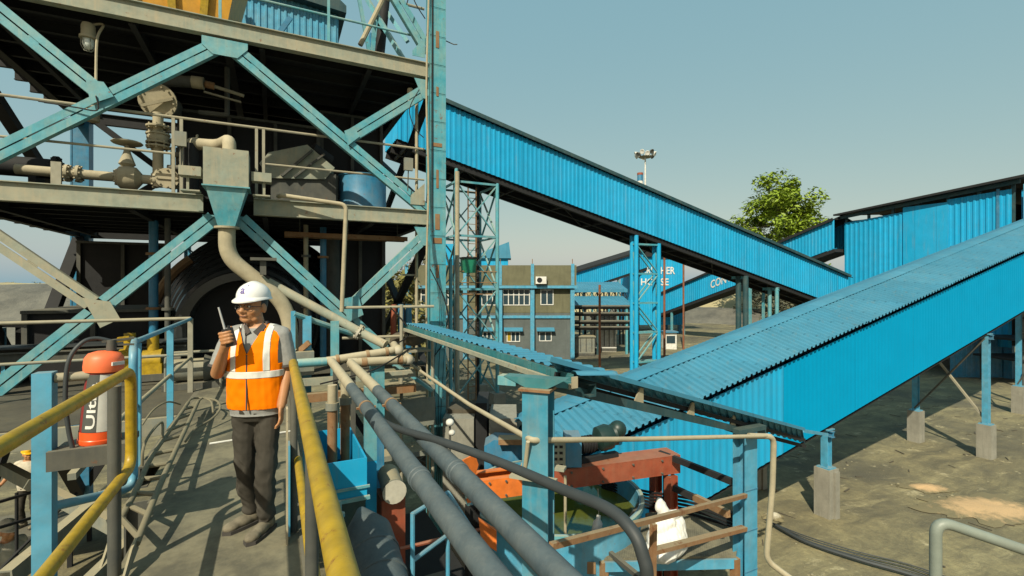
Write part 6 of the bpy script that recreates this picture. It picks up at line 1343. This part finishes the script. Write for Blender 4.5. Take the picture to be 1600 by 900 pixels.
    if cfg.get('vest'):
        base = MB(); loft(base, [(z,cx,cy,rx+.020,ry+.018) for z,cx,cy,rx,ry in TORSO if z < 1.44])
        for s,J in ((-1,cfg['rarm']),(1,cfg['larm'])):
            S = V(J[0]); cap(base,(s*.07,.012,1.385),(s*.160,.008,1.362),.064,.066)
        base = fuse(base, vox, 6, lambda p: p + V((p.x,p.y,0)).normalized()*(.008*mnoise.noise(V((p.x*11,p.y*11,p.z*5)))+.005*mnoise.noise(V((p.x*24,p.y*24+3,p.z*16)))+.05*max(0,1.02-p.z)))
        # armholes, deep V at the front, scooped back, straight hem
        pl = [((.168,0,0),(1,0,0)),((-.168,0,0),(-1,0,0)),((0,0,.872),(0,0,1)),((-.012,0,1.25),(.40,0,.18)),((-.012,0,1.25),(-.40,0,.18)),((0,0,1.432),(0,0,1))]
        def kv(c):
            if c.z < .872: return False
            if c.z > 1.18 and abs(c.x) > .168 and c.z > 1.18: return False
            if c.z > 1.25 and c.y < .03:
                if (c.z-1.25)*.18 - abs(c.x+.012)*.40 > 0: return False
            if c.z > 1.40 and abs(c.x) < .075: return False
            return True
        base = cut(base, pl, kv)
        ve = place(thick(base,.004),W).build('safety_vest','vest',root,180)
        def strip(nm, planes, keep, mat='reflect', d=.0035):
            s_ = cut(base, planes, keep); place(thick(puff(s_,d),.003),W).build(nm,mat,ve,180)
        strip('reflective_band',[((0,0,1.090),(0,0,1)),((0,0,1.134),(0,0,1))], lambda c: 1.090<c.z<1.134)
        for s in (-1,1): strip('reflective_strap',[((s*.086,0,0),(1,0,0)),((s*.124,0,0),(1,0,0)),((0,0,1.136),(0,0,1))], lambda c,s=s: .086<c.x*s<.124 and c.z>1.136, 'reflect', .0036)
        zp = MB(W); zp.tube(smoothline([(-.012,-.150,.875),(-.012,-.148,.98),(-.012,-.148,1.10),(-.012,-.145,1.25)],5),.0055,6); zp.build('zip','collar',ve)
        for s in (-1,1):
            eg=[]
            for i in range(12):
                t=i/11; x=-.012+s*(.003+.080*t); z=1.25+.172*t*1.04
                eg.append((x, -.140+.086*t**1.5, z))
            MB(W).tube(eg,.0045,6).build('edge_binding','collar',ve)
    if fine:
        cl = MB(W)
        for s in (-1,1): cl.prism([(s*.008,-.088,1.395),(s*.058,-.045,1.455),(s*.072,-.03,1.43),(s*.04,-.092,1.368)],(0,-.008,.004))
        cl.tube([(.062*math.cos(a),.012+.058*math.sin(a),1.452) for a in [math.pi*i/10 for i in range(-1,12)]],.013,8); cl.build('collar','collar',so)
    # helmet
    HM = W @ ht @ Matrix.Translation((0,.006,1.636)) @ Matrix.Rotation(R(cfg.get('hat_tilt',9)),4,'X')
    hm = MB(HM); seg=40; rings=[]
    RX,RY,RZ = .104,.122,.106
    prof = [(1.0,0),(.995,.12),(.975,.25),(.93,.39),(.85,.55),(.73,.70),(.56,.84),(.36,.94),(.16,.99),(0.001,1.0)]
    vs=[]; fs=[]
    for f,z in prof:
        for k in range(seg):
            a=2*math.pi*k/seg; ridge = 1+.03*max(0,math.cos(2*a+math.pi))**4*(z) if False else 1
            rz = .006*math.exp(-(math.cos(a)*f*RX/.018)**2)*(1 if z>.3 else 0)
            vs.append((RX*f*math.cos(a),RY*f*math.sin(a),RZ*z+rz))
    n=len(prof); fs=[(i*seg+k,i*seg+(k+1)%seg,(i+1)*seg+(k+1)%seg,(i+1)*seg+k) for i in range(n-1) for k in range(seg)]
    bo=len(vs)
    for lay,(ex,dz) in enumerate(((0,0),(1,-.012),(1,-.017),(-.25,-.012))):
        for k in range(seg):
            a=2*math.pi*k/seg; fr=max(0,-math.sin(a)); e_=(.009+.036*fr**2.2)*ex
            vs.append(((RX+e_*.8)*math.cos(a),(RY+e_)*math.sin(a),dz*(1+1.0*fr**2)))
    fs += [(bo+(i+1)*seg+k,bo+(i+1)*seg+(k+1)%seg,bo+i*seg+(k+1)%seg,bo+i*seg+k) for i in range(3) for k in range(seg)]
    hm.add(vs,fs); ho=hm.build('hard_hat',cfg.get('hat','helmet'),root,50)
    if fine:
        lg=MB(HM); tv,tf,tw=text_geo('a',.075); q=[]
        for k,(vv,ff) in enumerate(((tv,tf),([(0.002,.048,0),(.038,.048,0),(.038,.056,0),(.002,.056,0)],[(0,1,2,3)]))):
            pp=[]
            for p in vv:
                x=(p[0]-tw/2); z=.030+p[1]*1.0; zz=max(0,min(.99,z/RZ)); f=math.sqrt(max(0,1-zz**2.3)); yy=-RY*f*math.sqrt(max(0,1-(x/(RX*max(f,.05)))**2))-.0022; pp.append((x,yy,z))
            lg.add(pp,ff)
        lg.build('badge','ink',ho,0)
    # hair, eyes, glasses
    HT = W @ ht
    ha=MB(); ell(ha,(0,.010,1.600),(.0835,.098,.104)); ha=cut(ha,[((0,0,1.635),(0,0,1)),((0,-.02,0),(0,1,0)),((0,.03,1.535),(0,.5,1))],lambda c:c.z<1.66 and ((c.y>-.022 and c.z>1.572) or c.y>.035 and c.z>1.525)); place(ha,HT).build('hair','hair',root,180)
    if fine:
        for s in (-1,1):
            e_=MB(HT); e_.ball((s*.031,-.0865,1.567),.0125,12,8,(1.15,.7,.55)); eo=e_.build('eye','eye',root)
            p_=MB(HT); p_.ball((s*.031-.002,-.0945,1.567),.0056,10,6,(1,.45,1)); p_.build('pupil','hair',eo)
            b_=MB(HT); b_.tube(smoothline([(s*.013,-.100,1.588),(s*.030,-.099,1.593),(s*.050,-.086,1.586)],4),.0036,6); b_.build('eyebrow','hair',root)
        gl=MB(HT)
        for s in (-1,1):
            pts=[(s*.033+.0235*math.copysign(abs(math.cos(a))**.7,math.cos(a)),-.110+.006*abs(math.cos(a)) ,1.563+.0165*math.copysign(abs(math.sin(a))**.7,math.sin(a))) for a in [2*math.pi*i/20 for i in range(21)]]
            gl.tube(pts,.0021,5,False); gl.tube([(s*.0565,-.104,1.568),(s*.075,-.06,1.568),(s*.082,.005,1.566)],.0021,5)
        gl.tube([(-.0095,-.110,1.567),(0,-.113,1.570),(.0095,-.110,1.567)],.0021,5); gl.build('glasses','radio',root)
        l_=MB(HT); l_.tube(smoothline([(-.023,-.1015,1.5025),(0,-.1085,1.5015),(.023,-.1015,1.5025)],4),.0022,5); l_.build('mouth_line','lens',root)
    return root, W
# ---- the man with the two way radio
th = R(-19)
ploc = (-.105,3.80,ZD)
rad_c = V((-.070,-.265,1.385)); rad_ax = V((-.22,-.06,.97)).normalized()
rx_ = rad_ax.cross(V((0,1,0))).normalized()*-1
def grip(mb, Wr):
    z = rad_ax; x = V((1,0,0)) - z*z.x; x.normalize(); y = z.cross(x)      # x towards the man's left, -y to the front
    c = rad_c
    ell(mb, c - x*.036 + z*(-.012), (.018,.036,.046), Matrix((x,y,z)).transposed())
    cap(mb, Wr, c - x*.034 - z*.045, .029, .030)
    for i,(dz,L) in enumerate(((.034,.95),(.012,1.05),(-.010,1.0),(-.031,.85))):
        b = c + z*dz
        chain(mb,[b-x*.038+y*.004, b-x*.040-y*.030, b-x*.014-y*.043, b+x*.016*L-y*.038, b+x*.028*L-y*.022],[.0100,.0100,.0094,.0088,.0078])
    t = c + z*.03; chain(mb,[c-x*.034+y*.022-z*.01, t-x*.030+y*.036, t-x*.004+y*.034+z*.018, t+x*.014+y*.026+z*.026],[.013,.012,.0105,.009])
cfg = dict(fine=True, voxel=.0055, head_turn=R(-15), head_nod=R(-3), lean=-.03, vest=True, hat_tilt=5,
    rarm=[(-.180,.0,1.372),(-.235,-.055,1.118),(-.112,-.240,1.300)], larm=[(.172,.004,1.372),(.200,.015,1.115),(.185,-.075,.885)],
    rhand=grip, lhand=((0.04,-.16,-1),(1,0.05,.0),.45),
    rleg=[(-.080,.0,.86),(-.080,-.005,.47),(-.078,.10,.10)], lleg=[(.080,0,.86),(.076,-.05,.47),(.066,-.03,.10)], rfoot=R(-38), lfoot=R(-14))
man, MW = make_person('man in an orange vest and white hard hat speaking into a two way radio', ploc, th, cfg)
rd = thing('two_way_radio','black two way radio with a pale grey aerial held up by the man in orange','radio',MW@rad_c)
z = rad_ax; x = V((1,0,0))-z*z.x; x.normalize(); y=z.cross(x); fr = MW @ Matrix.Translation(rad_c) @ Matrix((x,y,z)).transposed().to_4x4()
MB(fr).box((-.024,-.026,-.062),(.028,.018,.055)).build('case','radio',rd); MB(fr).tube([(-.014,0,.055),(-.016,0,.20)],[.0075,.0055],8).build('aerial','aerial',rd); MB(fr).cyl((.012,0,.055),(.012,0,.072),.009,12).build('knob','radio',rd)
# ---- two workers on the ground at the lower left
base = dict(voxel=.010, rarm=[(-.188,0,1.372),(-.30,-.05,1.15),(-.34,-.22,1.02)], larm=[(.188,0,1.372),(.26,.0,1.12),(.27,-.10,.90)], rhand=((-.3,-.8,-.4),(-1,0,0),.5), lhand=((0,-.1,-1),(1,0,0),.4),
    rleg=[(-.082,0,.86),(-.11,-.04,.47),(-.12,.05,.10)], lleg=[(.082,0,.86),(.10,-.01,.47),(.11,.03,.10)], shirt='cloth_w', trousers='trousers')
w1 = P(44,697,10.2); make_person('worker in a pale shirt and yellow helmet standing on the low platform at the left', (w1.x,w1.y,w1.z-1.73), R(-10), dict(base, hat='helmet_y', head_turn=R(40)))
w2 = P(12,812,6.9); make_person('worker in pale dusty clothes and a white cap at the bottom left corner', (w2.x,w2.y,w2.z-1.73), R(60), dict(base, hat='cloth_w', trousers='cloth_w', head_turn=R(-10)))
lw = thing('low_landing','dusty lower landing with dark thin rails where two workers stand','platform',(w1.x,w1.y,0))
for w in (w1,w2):
    z0 = w.z-1.73; m = MB(); m.box((w.x-1.1,w.y-.5,z0-.06),(w.x+.9,w.y+.9,z0-.002)); m.build('plate','grey_dark',lw)
    for du in (-1,.8):
        for dv in (-.4,.8): MB().box((w.x+du-.04,w.y+dv-.04,-.1),(w.x+du+.04,w.y+dv+.04,z0-.061)).build('leg','dark',lw)
m = MB(); m.tube([P(-20,790,5.6),P(80,760,6.4)],.02,6); m.tube([P(-20,830,5.6),P(80,800,6.4)],.02,6); m.tube([P(26,770,6.0),P(26,960,6.0)],.02,6); m.tube([P(-10,900,5.6),P(120,770,6.5)],.02,6); m.build('rail','dark',lw)
# ---- fire extinguisher
ex = thing('fire_extinguisher','red and white fire extinguisher with a black hose on a shelf by the blue post','extinguisher',(-1.035,4.06,ZD+.681))
EB = V((-1.035,4.06,ZD+.681)); er = .110; lean = Matrix.Translation(EB) @ Matrix.Rotation(R(2.5),4,'Y')
M['ext_red'] = plain('extinguisher red', (0.80,0.10,0.02), rough=.35); M['ext_orange'] = plain('faded orange cap', (0.85,0.17,0.06), rough=.5); M['ext_white'] = plain('extinguisher pale label', (0.52,0.52,0.48), rough=.5, var=.85, s=10); M['ext_dark'] = plain('extinguisher dark label', (0.07,0.075,0.07), rough=.5); M['ext_maroon'] = plain('extinguisher maroon', (0.22,0.02,0.02), rough=.4)
m = MB(lean); m.lathe([(0,0),(er*.98,0),(er*1.03,.01),(er*1.03,.03),(er,.035),(er,.085)],(0,0,0),(0,0,1),40); m.build('base_band','ext_red',ex,30)
fa = math.atan2(-EB.y,-EB.x)
def patch(nm,a0,a1,z0,z1,r,mat):
    m = MB(lean); n=24; vs=[]; rt = lambda z: r*(1-.16*max(0,(z-.1))/.36)
    for i in range(n+1):
        a = fa + R(a0+(a1-a0)*i/n)
        for j in range(5): zz=z0+(z1-z0)*j/4; vs.append((rt(zz)*math.cos(a),rt(zz)*math.sin(a),zz))
    m.add(vs,[(i*5+j,(i+1)*5+j,(i+1)*5+j+1,i*5+j+1) for i in range(n) for j in range(4)]); m.build(nm,mat,ex,60)
m = MB(lean); m.lathe([(er-.002,.085),((er-.002)*(1-.16),.46),(.07,.49),(.05,.5),(0,.5)],(0,0,0),(0,0,1),40); m.build('cylinder','ext_maroon',ex,30)
patch('pale_label',-11,150,.088,.455,er,'ext_white'); patch('dark_label',-58,-11.4,.088,.455,er,'ext_dark')
t = MB(lean); tv,tf,tw = text_geo('Ultra',1.0); k=.30/tw
t.add([((er*(1-.16*max(0,(p.x*k+.0))/.36)+.0022)*math.cos(fa+R(-17)-(p.y*.072)/er), (er*(1-.16*max(0,(p.x*k))/.36)+.0022)*math.sin(fa+R(-17)-(p.y*.072)/er), .105+p.x*k) for p in tv],tf); t.build('lettering','white',ex,0)
m = MB(lean); m.lathe([(.086,.462),(.105,.47),(.108,.50),(.104,.555),(.085,.585),(.04,.60),(0,.60)],(0,0,0),(0,0,1),36); m.build('cap','ext_orange',ex,50)
m = MB(lean); m.lathe([(.086,.44),(.09,.44),(.09,.462),(.06,.462)],(0,0,0),(0,0,1),30); m.build('collar','grey_dark',ex)
a=fa+R(38); m = MB(lean @ Matrix.Rotation(a,4,'Z')); m.box((.1035,-.035,.512),(.1125,.045,.535)); m.build('cap_label','white',ex)
rt_=V((math.cos(fa+math.pi/2),math.sin(fa+math.pi/2),0)); fd=V((math.cos(fa),math.sin(fa),0))
m = MB(); c=EB+V((0,0,.60))+rt_*.06; m.cyl(c,c+V((0,0,.07)),.028,14); m.bar(c+V((0,0,.06))-rt_*.05,c+V((0,0,.075))+rt_*.12,.03,.014); m.bar(c+V((0,0,.035))+rt_*.02,c+V((0,0,.03))+rt_*.12,.026,.012); m.build('valve','grey_dark',ex)
m = MB(); m.prism([c+V((0,0,.05))+rt_*.02,c+V((0,0,.06))+rt_*.10,c+V((0,0,.09))+rt_*.09,c+V((0,0,.085))+rt_*.03],fd*.012); m.build('tag','yellow',ex)
m = MB(); m.tube(smoothline([c+V((0,0,.06)),c+V((0,0,.085))-rt_*.08,EB+V((0,0,.66))-rt_*.09+fd*.02,EB+V((0,0,.55))-rt_*.15+fd*.04,EB+V((0,0,.33))-rt_*.165+fd*.05,EB+V((0,0,.12))-rt_*.15+fd*.05,EB+V((0,0,-.03))-rt_*.125+fd*.06],8),.013,10); m.build('hose','hose',ex)
# ---- white sack on the platform
sk = thing('white_sack','white woven sack tied at the neck leaning on the dusty platform','sack',PZ(1050,884,2.30)+V((.08,.2,0)))
sc_ = PZ(1050,884,2.30)+V((.08,.2,0)); m = MB(); ell(m,sc_+V((.03,0,.22)),(.30,.24,.25)); ell(m,sc_+V((-.10,-.02,.12)),(.22,.22,.14)); ell(m,sc_+V((.14,.02,.36)),(.20,.17,.19)); ell(m,sc_+V((-.06,.02,.42)),(.17,.14,.14)); cap(m,sc_+V((.02,0,.48)),sc_+V((-.02,.02,.62)),.13,.08); cap(m,sc_+V((-.02,.02,.60)),sc_+V((-.07,.03,.76)),.085,.045); ell(m,sc_+V((.10,-.03,.56)),(.17,.07,.06)); ell(m,sc_+V((-.06,.03,.68)),(.09,.06,.09))
def crease(p): 
    n = mnoise.noise(p*9)+.6*mnoise.noise(V((p.x*26,p.y*26,p.z*9))); d=(p-sc_-V((0,0,.25))); return p + V((d.x,d.y,.3*d.z)).normalized()*.017*n
place(fuse(m,.010,8,crease),Matrix.Identity(4)).build('bag','sackcloth',sk,180)
